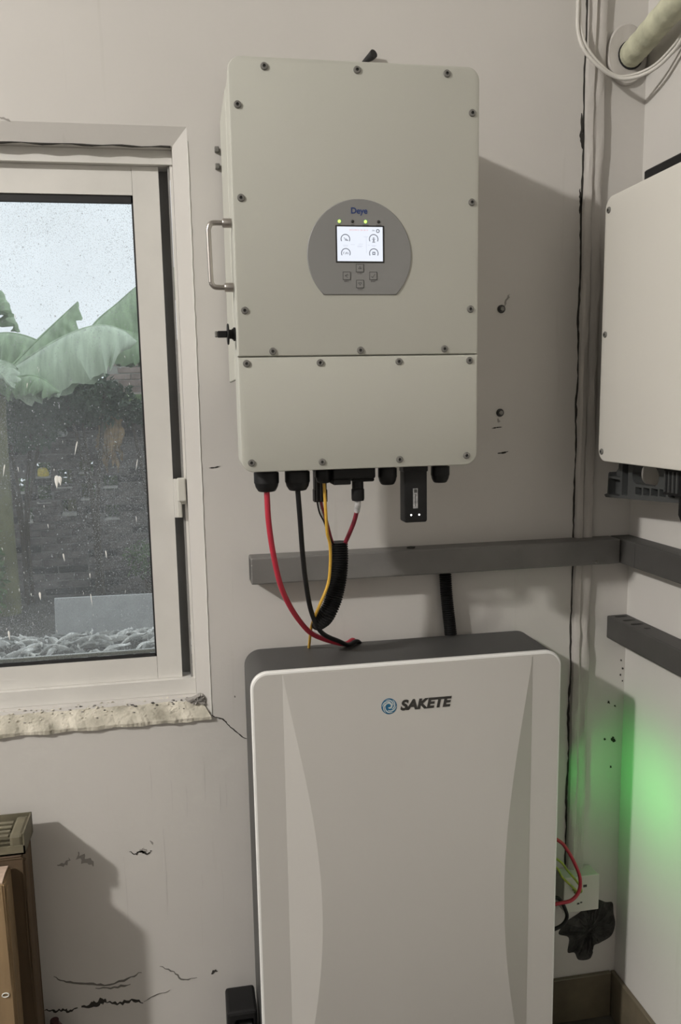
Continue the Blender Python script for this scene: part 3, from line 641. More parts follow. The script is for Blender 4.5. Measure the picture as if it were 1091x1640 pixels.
# blue swirl emblem and name
def conform(me):
    if isinstance(me, bmesh.types.BMesh):
        for v in me.verts: v.co.y -= K * (bulge_w(v.co.z) - bulge_w(-.479))
    else:
        for v in me.vertices: v.co.y -= K * (bulge_w(v.co.z) - bulge_w(-.479))
    return me
em = obj('emblem', conform(lathe([(.0158, YB + .0006), (.0158, YB - .0003)], 40, 'y', c=(.2812, 0, -.4795))), 'logo_blue', bat, label='round blue swirl emblem')
def swirl(a0, r0, r1, turn, w0, n=22):
    bm = bmesh.new(); A = []; B = []
    for k in range(n + 1):
        t = k / n; r = r0 + (r1 - r0) * t; a = a0 + turn * t; ww = w0 * math.sin(PI * min(1, .12 + .88 * t)) ** .7 * .5 + .0001
        ca, sa = math.cos(a), math.sin(a)
        A.append(((r + ww) * ca, (r + ww) * sa)); B.append(((r - ww) * ca, (r - ww) * sa))
    V = [[bm.verts.new((.2812 + u, y, -.4795 + v)) for u, v in P] for y in (YB - .0002, YB - .0006) for P in (A, B)]
    for k in range(n):
        bm.faces.new((V[2][k], V[2][k + 1], V[3][k + 1], V[3][k])); bm.faces.new((V[0][k], V[0][k + 1], V[2][k + 1], V[2][k])); bm.faces.new((V[1][k], V[1][k + 1], V[3][k + 1], V[3][k]))
    return bm
obj('emblem_swirl', conform(swirl(-2.2, .0028, .0085, 5.6, .0034, 34)), 'logo_pale', em)
for a in (0.2, 1.25, 2.3, 3.35, 4.4, 5.45): obj('emblem_arm', conform(swirl(a, .0082, .0142, 1.9, .0022)), 'logo_pale', em)
tm = text_mesh('SAKETE', .03, 'logo_ink', shear=.22, offset=.0014, extrude=.0003, spacing=1.02); fit_text(tm, .3040, .4105, -.4905, -.4690, YB - .0002); conform(tm); obj('name_lettering', tm, None, bat, label='dark slanted SAKETE lettering')
# green status lamp on the right flank; unseen hood added to cut its upward light
obj('added_lamp_hood', nbox(BX1 - .002, BX1 + .016, -.139, -.080, -.722, -.719, .0006, 1), 'bat_grey', bat)
obj('status_lamp', nbox(BX1 - .002, BX1 + .003, -.134, -.086, -.7305, -.7245, .0006, 1), 'bat_led', bat, label='green status light bar')
gl_ = bpy.data.lights.new('status_lamp_light', 'AREA'); gl_.shape = 'RECTANGLE'; gl_.size = .05; gl_.size_y = .005; gl_.spread = math.radians(125); gl_.energy = .36; gl_.color = (.05, 1.0, .12)
go = bpy.data.objects.new('status_lamp_light', gl_); reg(go, bat, (BX1 + .0045, -.110, -.7275), (0, -PI / 2, 0))
go.rotation_euler = Vector((1, -.32, -.14)).to_track_quat('-Z', 'Y').to_euler()

# ================================================================== STEEL RAILS
def rail_open(bmv, cutb): return cut(bmv, cutb)
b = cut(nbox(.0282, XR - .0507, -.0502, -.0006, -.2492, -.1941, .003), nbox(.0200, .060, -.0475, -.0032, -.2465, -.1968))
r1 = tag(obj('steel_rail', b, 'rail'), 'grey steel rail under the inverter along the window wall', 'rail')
obj('rail_screw', lathe([(.0040, 0), (.0040, -.001), (.0030, -.0022), (.0016, -.0022), (.0016, -.0006)], 14, 'y', c=(.787, -.0501, -.243)), 'screw', r1, smooth=True)
b = bmesh.new(); bmesh.ops.create_icosphere(b, subdivisions=1, radius=.006)
for v in b.verts: v.co = (v.co.x * 1.8, v.co.y * .8, v.co.z * .5)
obj('mortar_crumb', b, 'mortar_dark', r1, (.372, -.030, -.192))
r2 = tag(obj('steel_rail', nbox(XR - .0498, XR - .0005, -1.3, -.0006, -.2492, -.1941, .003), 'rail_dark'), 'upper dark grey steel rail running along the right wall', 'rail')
obj('rail_plate', nbox(XR - .0515, XR - .0499, -.105, -.052, -.2475, -.1960, .0006, 1), 'rail_dark', r2)
b = nbox(XR - .0502, XR - .0005, -1.3, -.0012, -.4325, -.3795, .003)
cb = bmesh.new()
for y in (-.019, -.052, -.084):
    P = rr_pts(XR - .040, XR - .010, y - .0055, y + .0055, .0054, 5)
    loft([(-.428, P), (-.37, P)], lambda u, v, d: (u + (v - y) * .0, v, d), cb)
P = rr_pts(XR - .030, XR - .015, -.119 - .005, -.119 + .005, .0049, 5); loft([(-.428, P), (-.37, P)], lambda u, v, d: (u, v, d), cb)
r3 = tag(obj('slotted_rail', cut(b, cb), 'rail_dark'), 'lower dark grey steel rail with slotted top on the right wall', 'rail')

# ================================================================== SECOND INVERTER (right wall)
PX = .745
inv2 = thing('wall_inverter', 'cream inverter with black underside bracket mounted on the right wall', 'inverter', (XR, -.42, -.015))
FX = lambda u, v, d: (d, -u, v)
obj('front_cover', slab_rr(.118, .72, -.0146, .502, .026, PX, PX + .020, .004, fn=FX), 'shell_b', inv2, smooth=True)
obj('body', loft([(PX + .018, rr_pts(.121, .717, -.010, .499, .024)), (PX + .05, rr_pts(.121, .717, -.010, .499, .024))], FX), 'shell_b', inv2, smooth=True)
obj('rear_housing', nbox(.80, XR - .0006, -.70, -.160, .03, .543, .003, 1), 'plug', inv2)
obj('spacer', nbox(.79, .80, -.69, -.17, .03, .49), 'plug', inv2)
SC2 = SCREW
for (u, v) in ((.1345, .476), (.1345, .2383), (.1345, .0052), (.42, .487), (.42, .0045)):
    o = obj('screw', SC2, None, inv2, (PX - .0001, -u, v), (0, 0, -PI / 2))
# ribbed mounting bracket with the oval grip
def bracket():
    bm = bmesh.new(); X0, X1 = .792, .812
    out = [(.066, -.092), (.072, -.097), (.33, -.080), (.33, -.014), (.095, -.014), (.092, -.034), (.080, -.046), (.078, -.088)]
    a = prism(out, X0, X1, FX)
    cb = bmesh.new()
    def hole_(pts, d0=X0 - .01, d1=X1 - .004): loft([(d0, pts), (d1, pts)], FX, cb)
    hole_(rr_pts(.084, .128, -.050, -.018, .003, 3)); hole_(rr_pts(.082, .128, -.089, -.055, .003, 3))
    hole_(rr_pts(.134, .156, -.086, -.018, .003, 3))
    hole_(rr_pts(.171, .262, -.058, -.020, .0185, 8), X0 - .01, X1 + .02)
    for k in range(5): hole_(rr_pts(.184 + k * .027, .206 + k * .027, -.079 + k * .0018, -.064 + k * .0012, .001, 2))
    return cut(a, cb)
br = obj('underside_bracket', bracket(), 'plug_grey', inv2, label='dark ribbed bracket with an oval grip hole')
obj('terminal_block', nbox(.775, .83, -.42, -.302, -.066, -.009, .002), 'plug', inv2)
for k in range(4): obj('terminal_fin', nbox(.772, .7752, -.312 - k * .012, -.308 - k * .012, -.060, -.022), 'plug_grey', inv2)
obj('cable_gland', lathe([(.016, 0), (.018, -.006), (.018, -.034), (.013, -.046), (.008, -.047)], 16, 'z', c=(.80, -.345, -.066), facets=10), 'plug', inv2, smooth=True)
obj('lower_lip', nbox(.79, .8935, -.69, -.135, -.0135, -.0085), 'shell_b', inv2)

# ================================================================== CABLES BETWEEN INVERTER AND BATTERY
def cable(name, pts, r, m, label, cat='cable', seg=12, n=8):
    return tag(obj(name, tube(pts, r, seg, n), m, smooth=True), label, cat)
cable('power_cable', [(.0465, -.235, -.034), (.0468, -.235, -.050), (.0485, -.232, -.094), (.0560, -.222, -.153), (.0690, -.205, -.214), (.0880, -.178, -.2615), (.1130, -.145, -.3055), (.1420, -.113, -.3420), (.1870, -.075, -.3720), (.222, -.050, -.3875), (.244, -.026, -.3880), (.256, -.012, -.410)], .0052, 'red', 'thick red power cable curving from inverter down behind battery')
cable('power_cable', [(.1020, -.235, -.034), (.1030, -.235, -.052), (.1060, -.230, -.094), (.1110, -.215, -.155), (.1190, -.195, -.218), (.1310, -.170, -.277), (.1490, -.143, -.3215), (.1690, -.114, -.3470), (.2000, -.085, -.3690), (.226, -.062, -.3862), (.250, -.038, -.3875), (.270, -.011, -.410)], .0047, 'plug', 'thick black power cable hanging beside the red one')
cable('signal_wire', [(.1500, -.235, -.020), (.1510, -.2355, -.045), (.1530, -.234, -.088), (.1560, -.226, -.120), (.1632, -.212, -.1440), (.1650, -.202, -.182), (.1610, -.196, -.2220), (.1450, -.190, -.264), (.1400, -.150, -.300), (.1400, -.110, -.332), (.1440, -.060, -.375), (.1470, -.012, -.420)], .0029, 'yellow', 'thin yellow wire dropping past the black corrugated conduit')
def tap(t): return 1.0 if t < .82 else 1 - (t - .82) / .18 * .35
cd = thing('corrugated_conduit', 'short black corrugated conduit bundling wires below the inverter', 'conduit', (.18, -.15, -.3))
obj('ribbed_tube', corrugated([(.1925, -.15, -.1512), (.1930, -.15, -.1907), (.1886, -.15, -.2276), (.1792, -.15, -.2645), (.1662, -.15, -.2920), (.1530, -.138, -.3120), (.150, -.118, -.322)], .0160, .0046, 18, .10, tap), 'plug', cd, smooth=True)
cable('bundle_wire', [(.2130, -.232, -.060), (.2128, -.228, -.075), (.2120, -.200, -.106), (.2050, -.162, -.146), (.1985, -.150, -.165)], .0042, 'red_dark', 'short crimson wire from the right plug into the conduit')
cable('bundle_wire', [(.1490, -.203, -.062), (.1520, -.200, -.078), (.1630, -.180, -.105), (.1760, -.158, -.145), (.1850, -.150, -.165)], .0034, 'red_dark', 'short crimson wire from the left socket into the conduit')
tag(obj('cable_sleeve', tube([(.2130, -.2325, -.061), (.2130, -.2300, -.070), (.2127, -.222, -.083)], .0058, 12, 6), 'white_sleeve', smooth=True), 'clear plastic sleeve below the right plug', 'sleeve')
cable('signal_wire', [(.1420, -.203, -.062), (.1465, -.2035, -.085), (.1560, -.196, -.104), (.1700, -.17, -.136), (.183, -.155, -.160)], .0016, 'plug', 'thin black wire leaving the left socket into conduit', 'wire')
cable('signal_wire', [(.1445, -.2105, -.062), (.1470, -.211, -.075), (.1520, -.209, -.092)], .0013, 'white_sleeve', 'tiny pale wire end below the left socket', 'wire')
tag(obj('wall_conduit', corrugated([(.4490, -.016, -.235), (.4517, -.017, -.251), (.4546, -.018, -.2998), (.4589, -.0185, -.342), (.4662, -.0155, -.399), (.470, -.0150, -.46)], .0122, .0048, 16, .12), 'plug', smooth=True), 'black corrugated conduit between rail and battery on the wall', 'conduit')

# ================================================================== WALL FIXINGS
def wall_bolt(x, z, lab):
    t = thing('wall_bolt', lab, 'bolt', (x, 0, z))
    obj('washer', lathe([(.0085, -.0002), (.0085, -.0022), (.0072, -.0032), (.005, -.0032)], 20, 'y', c=(x, 0, z)), 'led_off', t)
    obj('hex_head', lathe([(.0050, -.0030), (.0050, -.0072), (.0042, -.0080)], 6, 'y', c=(x, 0, z)), 'screw', t, smooth=False)
wall_bolt(.5808, .3042, 'upper dark bolt in the shaded wall right of the inverter'); wall_bolt(.5805, .0868, 'lower dark bolt in the shaded wall right of the inverter')
for z, lab in ((.6053, 'upper small square stud on wall left of inverter'), (.5742, 'lower small square stud on wall left of inverter'), ):
    tag(obj('wall_stud', nbox(-.0105, -.0020, -.010, -.0002, z - .0050, z + .0050, .001, 1), 'screw'), lab, 'stud')
b = sweep(bmesh.new(), [Vector((.287, -.0002, .777)), Vector((.300, -.010, .784)), Vector((.3045, -.020, .7865))], [.003, .0075, .0085], 14)
tag(obj('rubber_plug', b, 'rubber', smooth=True), 'small black rubber plug poking out above the inverter', 'plug')

# ================================================================== PIPE AND LOOSE CABLE (top right)
bm = bmesh.new(); P0 = [(.8475 + .0455 * math.cos(2 * PI * k / 40), .8155 + .0595 * math.sin(2 * PI * k / 40)) for k in range(40)]
P1 = [(.8475 + .0425 * math.cos(2 * PI * k / 40), .8155 + .0565 * math.sin(2 * PI * k / 40)) for k in range(40)]
tag(obj('wall_flange', loft([(-.0003, P0), (-.0060, P0), (-.0090, P1)], FY), 'rough_paint', smooth=True), 'round painted flange on the wall around the pipe', 'flange')
pp = thing('insulated_pipe', 'yellowed foam-wrapped pipe coming out of the wall corner', 'pipe', (.852, 0, .815))
rp = random.Random(2)
path = catmull([(.8530, -.004, .8130), (.8510, -.03, .8150), (.8470, -.08, .8200), (.8420, -.14, .8270), (.8400, -.22, .8370), (.8380, -.45, .862), (.836, -.9, .90)], 12)
obj('foam_sleeve', sweep(bmesh.new(), path, [.0255 + .0005 * math.sin(i * .8) + rp.uniform(-.0003, .0003) for i in range(len(path))], 20), 'foam', pp, smooth=True)
obj('foam_collar', lathe([(.0262, -.0085), (.0285, -.010), (.0280, -.0115), (.0240, -.012)], 24, 'y', c=(.853, 0, .8132)), 'rubber', pp, smooth=True)
cable('hanging_cable', [(.716, -.022, 1.10), (.7205, -.028, .98), (.7229, -.030, .9016), (.7245, -.030, .8438), (.7377, -.036, .8035), (.7728, -.042, .7697), (.8075, -.048, .7520), (.8350, -.066, .7490), (.8560, -.095, .7545), (.8700, -.125, .7700), (.8770, -.150, .7890), (.880, -.20, .84), (.872, -.26, .93)], .0036, 'cable_white', 'thicker white cable looping past the pipe')
cable('hanging_cable', [(.724, -.018, 1.10), (.7265, -.022, .98), (.7290, -.026, .9016), (.7310, -.028, .855), (.7420, -.034, .8140), (.7740, -.040, .7760), (.8050, -.047, .7565), (.8350, -.062, .7560), (.8580, -.088, .7630), (.8720, -.118, .7800), (.8790, -.145, .800), (.884, -.19, .85), (.880, -.25, .95)], .0028, 'cable_white', 'thinner white cable looping just above its twin')

# ================================================================== JUNCTION BOX (low right)
jb = thing('switch_box', 'small white switch box on the wall behind the battery', 'switch box', (.778, 0, -1.035))
obj('box', nbox(.7345, .8210, -.040, -.0004, -1.0800, -.9930, .003), 'jbox', jb, smooth=False)
obj('cover', nbox(.7330, .8225, -.0445, -.0400, -1.0815, -.9915, .002), 'jbox', jb)
for (x, z, s) in ((.786, -1.017, .0045), (.7775, -1.058, .0025), (.770, -1.060, .0030)): obj('plug_slot', nbox(x - s, x + s, -.0449, -.0446, z - s * .7, z + s * .7), 'ink', jb)
cable('loose_wire', [(.62, -.095, -.82), (.6856, -.100, -.8575), (.7086, -.100, -.8827), (.7306, -.098, -.9231), (.7468, -.092, -.9631), (.7440, -.094, -.9935), (.7224, -.100, -1.0089), (.6923, -.100, -1.0125), (.64, -.095, -1.02)], .0040, 'red', 'red wire loop in front of the white switch box')
cable('loose_wire', [(.66, -.100, -1.0), (.6900, -.088, -1.006), (.7030, -.085, -1.0150), (.7182, -.080, -1.0417), (.7234, -.080, -1.0659), (.7039, -.085, -1.0819), (.65, -.09, -1.09)], .0042, 'plug', 'black wire loop below the white switch box')
cable('loose_wire', [(.64, -.075, -.88), (.700, -.080, -.9203), (.7235, -.080, -.9497), (.7500, -.078, -.9841), (.7620, -.072, -1.0100), (.7600, -.046, -1.030)], .0026, 'yellow_green', 'outer yellow and green earth wire ending at switch box')
cable('loose_wire', [(.64, -.070, -.92), (.695, -.072, -.9400), (.7150, -.070, -.9700), (.7380, -.068, -.9950), (.7520, -.066, -1.0100), (.7560, -.046, -1.022)], .0026, 'yellow_green', 'inner yellow and green earth wire ending at switch box')
obj_ = nbox(-.0600, .0040, -.125, -.045, ZF + .001, -1.148, .006)
obj_ = cut(obj_, nbox(-.044, -.004, -.14, -.058, -1.40 + .02, -1.165, .004))
bc = tag(obj('black_case', obj_, 'plug'), 'black plastic case on the floor left of the battery', 'case')
obj('inner_step', nbox(-.036, -.006, -.110, -.0585, -1.379, -1.188, .004), 'plug_grey', bc)
obj('inner_pocket', nbox(-.0435, -.0045, -.0625, -.0582, -1.379, -1.166), 'rubber', bc)

# ================================================================== BOXES (low left)
def carton(name, label, x0, x1, y0, y1, z1, seed, cm='card'):
    t = thing(name, label, 'carton', ((x0 + x1) / 2, (y0 + y1) / 2, ZF)); rnd = random.Random(seed)
    b = nbox(x0, x1, y0, y1, ZF + .0006, z1, .004, 2); bmesh.ops.subdivide_edges(b, edges=b.edges[:], cuts=3, use_grid_fill=True)
    for v in b.verts:
        if v.co.z > ZF + .01: v.co += Vector((rnd.uniform(-.0016, .0016), rnd.uniform(-.0016, .0016), rnd.uniform(-.001, .001)))
    obj('box_body', b, cm, t)
    f = bmesh.new(); n = 10; top = []
    for i in range(n + 1):
        x = x0 + .004 + (x1 - x0 - .008) * i / n
        top.append([f.verts.new((x, y0 + .002, z1 + .002)), f.verts.new((x, (y0 + y1) / 2, z1 + .006 + rnd.uniform(-.001, .002))), f.verts.new((x, y1 - .002, z1 + .003))])
        top[-1] += [f.verts.new((v.co.x, v.co.y, v.co.z - .003)) for v in top[-1][:3]]
    for a, b_ in zip(top, top[1:]):
        for k in (0, 1): f.faces.new((a[k], b_[k], b_[k + 1], a[k + 1])); f.faces.new((a[k + 3], b_[k + 3], b_[k + 4], a[k + 4]))
        f.faces.new((a[0], b_[0], b_[3], a[3])); f.faces.new((a[2], b_[2], b_[5], a[5]))
    for e in (top[0], top[-1]): f.faces.new((e[0], e[1], e[4], e[3])); f.faces.new((e[1], e[2], e[5], e[4]))
    obj('top_flap', f, 'card_top', t, label='pale torn cardboard flap')
    obj('edge_fold', nbox(x1 - .001, x1 + .0035, y0 + .004, y0 + .016, ZF + .01, z1 - .012, .0012, 1), cm, t)
    return t
ca = carton('carton', 'nearer tall brown carton at the left edge of the frame', -.96, -.466, -.176, -.118, -.766, 1)
cb_ = carton('carton', 'farther tall carton against the wall under the tray, shade painted into its brown', -.96, -.444, -.112, -.030, -.752, 2, 'card_shaded')
bm = bmesh.new(); tr_ = []
for k in range(20):
    a = 2 * PI * k / 20; tr_.append(Vector((-.4805 + .0062 * math.cos(a), -.1775, -.995 + .0042 * math.sin(a))))
obj('eyelet', sweep(bmesh.new(), tr_ + [tr_[0]], .0011, 6, cap=False), 'ring_white', ca, label='small white oval eyelet')
ty = thing('slatted_tray', 'olive plastic slatted tray on top of the carton', 'tray', (-.65, -.075, -.744))
b = bmesh.new(); tx0, tx1, ty0, ty1, tz0, tz1 = -.90, -.4370, -.118, -.034, -.7435, -.700
box(b, tx0, tx1, ty0, ty1, tz0, tz0 + .003)
for s in ((tx0, tx1, ty1 - .003, ty1), (tx1 - .003, tx1, ty0, ty1), (tx0, tx0 + .003, ty0, ty1)): box(b, s[0], s[1], s[2], s[3], tz0, tz1)
box(b, tx0, tx1, ty0, ty0 + .003, tz0, tz0 + .018)
obj('tray_shell', b, 'tray', ty)
for k in range(4): obj('slat', nbox(tx0 + .003, -.468, ty0 + .010 + k * .017, ty0 + .017 + k * .017, tz1 - .012, tz1 - .007, .001, 1), 'tray', ty)
obj('corner_block', nbox(-.466, -.4405, ty0 + .004, ty1 - .004, tz0 + .004, tz1 - .004, .006), 'tray', ty)
tag(obj('plastic_bottle', lathe([(.019, ZF + .0006), (.021, ZF + .006), (.021, -1.20), (.019, -1.183), (.012, -1.171), (.009, -1.166), (.009, -1.160)], 20, 'z', c=(-.4195, -.056, 0)), 'maroon', smooth=True), 'dark maroon bottle on the floor between carton and wall', 'bottle')

# ================================================================== CEILING LAMP
lp = thing('ceiling_lamp', 'round white dome lamp on the ceiling, out of frame', 'lamp', (LAMP_POS[0], LAMP_POS[1], ZC))
obj('lamp_base', lathe([(.11, ZC - .0005), (.11, ZC - .03), (.10, ZC - .035)], 32, 'z', c=(LAMP_POS[0], LAMP_POS[1], 0)), 'jbox', lp, smooth=True)
obj('dome', lathe([(.098, ZC - .035), (.094, ZC - .06), (.07, ZC - .085), (.03, ZC - .097), (.005, ZC - .099)], 32, 'z', c=(LAMP_POS[0], LAMP_POS[1], 0)), 'lamp', lp, smooth=True)
ld = bpy.data.lights.new('lamp_light', 'POINT'); ld.energy = LAMP_W; ld.color = (1.0, 0.962, 0.915); ld.shadow_soft_size = .085
reg(bpy.data.objects.new('lamp_light', ld), lp, LAMP_POS)

# ================================================================== OUTSIDE THE WINDOW
GZ = -1.44
struct(obj('ground', nbox(-9, 6, WT, 16, GZ - .2, GZ), 'ground'), 'bare earth yard outside the window', 'ground')
BL, BH, BD, JT = .240, .053, .115, .010
def brick_meshes(m, n=5):
    out = []
    for k in range(n):
        rnd = random.Random(40 + k); b = nbox(-BL / 2, BL / 2, -BD / 2, BD / 2, -BH / 2, BH / 2, .004, 1)
        for v in b.verts: v.co += Vector((rnd.uniform(-.004, .004), rnd.uniform(-.004, .004), rnd.uniform(-.0025, .0025)))
        out.append(mesh(b, m if isinstance(m, str) else m[k % len(m)]))
    return out
def brick_wall(name, label, x0, x1, y, z0, courses, holes, m, mm, seed, pale_ledges=False):
    rnd = random.Random(seed); root = thing(name, label, 'brick wall', ((x0 + x1) / 2, y, z0)); MS = brick_meshes(m)
    mb = bmesh.new(); pitch = BH + JT
    for c in range(courses):
        z = z0 + pitch * c + BH / 2; off = (BL + JT) / 2 if c % 2 else 0
        hs = [h for h in holes if h[1] - .065 < z < h[1] + .065]
        x = x0 + off + BL / 2
        while x < x1 - BL / 2 + .001:
            parts = [(x - BL / 2, x + BL / 2)]
            for h in hs:
                nx = []
                for a, b in parts:
                    if b <= h[0] - .062 or a >= h[0] + .062: nx.append((a, b))
                    else:
                        if h[0] - .062 - a > .03: nx.append((a, h[0] - .062))
                        if b - h[0] - .062 > .03: nx.append((h[0] + .062, b))
                parts = nx
            for a, b in parts:
                o = obj('brick', rnd.choice(MS), None, root, ((a + b) / 2, y + rnd.uniform(-.006, .006), z), (0, rnd.uniform(-.01, .01), rnd.uniform(-.015, .015)))
                o.scale.x = (b - a) / BL
            x += BL + JT
        cuts = sorted((h[0] - .062, h[0] + .062) for h in hs); a = x0
        for (p, q) in cuts + [(x1, x1)]:
            if p > a: box(mb, a, p, y - BD / 2 + .010, y + BD / 2 - .010, z - BH / 2 - JT * .5, z + BH / 2 + JT * .5)
            a = max(a, q)
    obj('mortar', mb, mm, root)
    if pale_ledges:
        for h in holes: obj('opening_ledge', nbox(h[0] - .060, h[0] + .060, y - BD / 2 - .006, y + BD / 2 - .02, h[1] - .071, h[1] - .058 + h[2] * .02, .003, 1), 'mortar_pale', root)
    return root
holes = [(-1.252, -.373, .3), (-.905, -.348, .1), (-.712, -.477, .3), (-.898, -.571, .3), (-1.06, -.698, .9), (-1.081, -.463, .1), (-1.256, -.583, .2), (-1.411, -.498, .2), (-1.419, -.746, .7), (-.712, -.745, .2)]
brick_wall('garden_wall', 'dark weathered brick wall with small square openings across the yard', -2.3, .55, 5.3, GZ, 25, holes, ['brick', 'brick', 'brick_b'], 'mortar', 1, True)
hw = brick_wall('brick_outhouse', 'pale pinkish brick outhouse wall rising behind the dark wall', -.80, .6, 6.4, GZ + 1.46, 12, [], 'brick_pale', 'mortar_pale', 2)
obj('lower_wall', nbox(-.80, .6, 6.35, 6.45, GZ, GZ + 1.46), 'mortar', hw)
tag(obj('mossy_coping', nbox(-.72, .6, 5.20, 5.40, GZ + 25 * .063, GZ + 25 * .063 + .10, .02, 2), 'moss'), 'mossy green coping on top of the dark brick wall', 'coping')
tag(obj('yellow_bag', blob_patch([(-1.30, -.43), (-1.22, -.435), (-1.205, -.40), (-1.23, -.355), (-1.29, -.362)], 5.262, 5.225, 8, .006), 'yellow_bag'), 'bright yellow plastic scrap in a wall opening', 'plastic scrap')
tag(obj('white_scrap', blob_patch([(-1.09, -.10), (-1.03, -.095), (-1.01, -.06), (-1.06, -.03), (-1.10, -.05)], 5.10, 5.06, 18, .01), 'white_scrap'), 'white scrap caught in the dark foliage', 'scrap')

def leaf_mesh(spine, width, m, droop=.5, tear=0.0, seed=0, nrow=40, ncol=6, side=Vector((0, -1, 0)), both=True, thick=.004):
    rnd = random.Random(seed); P = catmull(spine, nrow // (len(spine) - 1)); n = len(P); bm = bmesh.new()
    for sgn in ((1, -1) if both else (1,)):
        rows = []; tearv = 0
        for i, p in enumerate(P):
            t = i / (n - 1); tg = (P[min(i + 1, n - 1)] - P[max(i - 1, 0)]).normalized()
            sd = (side - tg * side.dot(tg)).normalized() * sgn; dn = tg.cross(sd); dn = -dn if dn.z > 0 else dn
            ww = width * (math.sin(PI * min(1, .06 + .94 * t)) ** .55) * (1 + .08 * math.sin(i * 1.1 + seed)) * (1 - (rnd.random() * tear if rnd.random() < .4 else 0))
            if t > .985: ww *= .3
            row = []
            for k in range(ncol + 1):
                u = k / ncol; row.append(p + sd * ww * u * math.cos(droop * u) + dn * ww * u * math.sin(droop * u) + dn * .022 * math.sin(i * 1.25 + seed) * u ** 1.5)
            rows.append(row)
        for off in (Vector((0, 0, 0)), Vector((0, 0, -thick))):
            V = [[bm.verts.new(q + off) for q in r] for r in rows]
            for i in range(n - 1):
                for k in range(ncol): bm.faces.new((V[i][k], V[i + 1][k], V[i + 1][k + 1], V[i][k + 1]))
    sweep(bm, P, lambda t: .016 * (1 - .8 * t), 6)
    return mesh(bm, m, True, recalc=False)
bp1 = thing('banana_plant', 'large banana plant with broad pale arching leaves beyond the window', 'plant', (-1.50, 4.7, GZ))
obj('stem', tube([(-1.50, 4.7, GZ), (-1.49, 4.7, -.6), (-1.46, 4.68, .1), (-1.40, 4.65, .36)], lambda t: .11 - .06 * t, 12, 6), 'stem', bp1, smooth=True)
Y = 4.6
obj('leaf', leaf_mesh([(-1.42, Y, .36), (-1.25, Y - .03, .46), (-.937, Y - .05, .640), (-.683, Y - .05, .728), (-.50, Y, .700), (-.40, Y + .05, .62)], .40, 'leaf_pale', 1.15, .08, 1), None, bp1)
obj('leaf', leaf_mesh([(-1.42, Y + .1, .36), (-1.20, Y + .3, .62), (-1.03, Y + .4, .80), (-.86, Y + .45, .965)], .20, 'leaf', .9, .05, 2, side=Vector((.5, -1, 0))), None, bp1)
obj('leaf', leaf_mesh([(-1.42, Y, .38), (-1.45, Y - .1, .80), (-1.42, Y - .2, 1.0), (-1.28, Y - .3, .90), (-1.17, Y - .35, .66)], .22, 'leaf', 1.0, .75, 3, nrow=80, side=Vector((.7, -.7, 0))), None, bp1)
obj('leaf', leaf_mesh([(-1.42, Y, .36), (-1.38, Y - .5, .48), (-1.25, Y - .9, .42), (-1.10, Y - 1.1, .26)], .16, 'leaf_pale', 1.2, .7, 5, nrow=80, side=Vector((.6, -.6, 0))), None, bp1)
obj('leaf', leaf_mesh([(-1.46, Y, .30), (-1.65, Y - .2, .52), (-1.85, Y - .2, .60), (-2.1, Y - .2, .5)], .30, 'leaf', .9, .1, 6), None, bp1)
obj('leaf', leaf_mesh([(-1.42, Y, .30), (-1.2, Y - .2, .36), (-1.05, Y - .35, .34), (-.92, Y - .4, .24)], .17, 'leaf', 1.1, .3, 8), None, bp1)
bp2 = thing('banana_plant', 'second banana plant whose huge grey-green leaf rises to the right', 'plant', (-1.05, 5.75, GZ))
obj('stem', tube([(-1.05, 5.75, GZ), (-1.04, 5.75, -.5), (-1.02, 5.74, .3), (-.99, 5.72, .60)], lambda t: .11 - .06 * t, 12, 6), 'stem', bp2, smooth=True)
obj('leaf', leaf_mesh([(-1.0, 5.72, .60), (-.80, 5.7, .86), (-.60, 5.65, 1.02), (-.36, 5.6, 1.20), (-.05, 5.6, 1.34)], .46, 'leaf', 1.25, .04, 12), None, bp2)
obj('leaf', leaf_mesh([(-1.0, 5.72, .55), (-.85, 5.6, .72), (-.62, 5.5, .80), (-.3, 5.45, .70), (-.15, 5.45, .5)], .34, 'leaf', 1.2, .10, 13), None, bp2)
obj('leaf', leaf_mesh([(-1.02, 5.72, .5), (-1.3, 5.8, .72), (-1.6, 5.85, .80), (-1.9, 5.9, .7)], .34, 'leaf', 1.0, .10, 14), None, bp2)
bp3 = thing('dead_banana_leaves', 'brown dead banana leaves hanging down in front of the brick wall', 'dead leaves', (-.70, 5.12, .15))
for k in range(7):
    x = -.76 + .026 * k
    obj('dead_leaf', leaf_mesh([(x, 5.10, .14 + .02 * math.sin(k * 2)), (x + .01, 5.07, -.02), (x + .015 * math.sin(k), 5.06, -.18), (x + .02 * math.cos(k), 5.08, -.30 - .05 * (k % 3))], .035, 'leaf_dry', .5, .5, 30 + k, nrow=18, ncol=2, side=Vector((1, -.3, 0))), None, bp3)

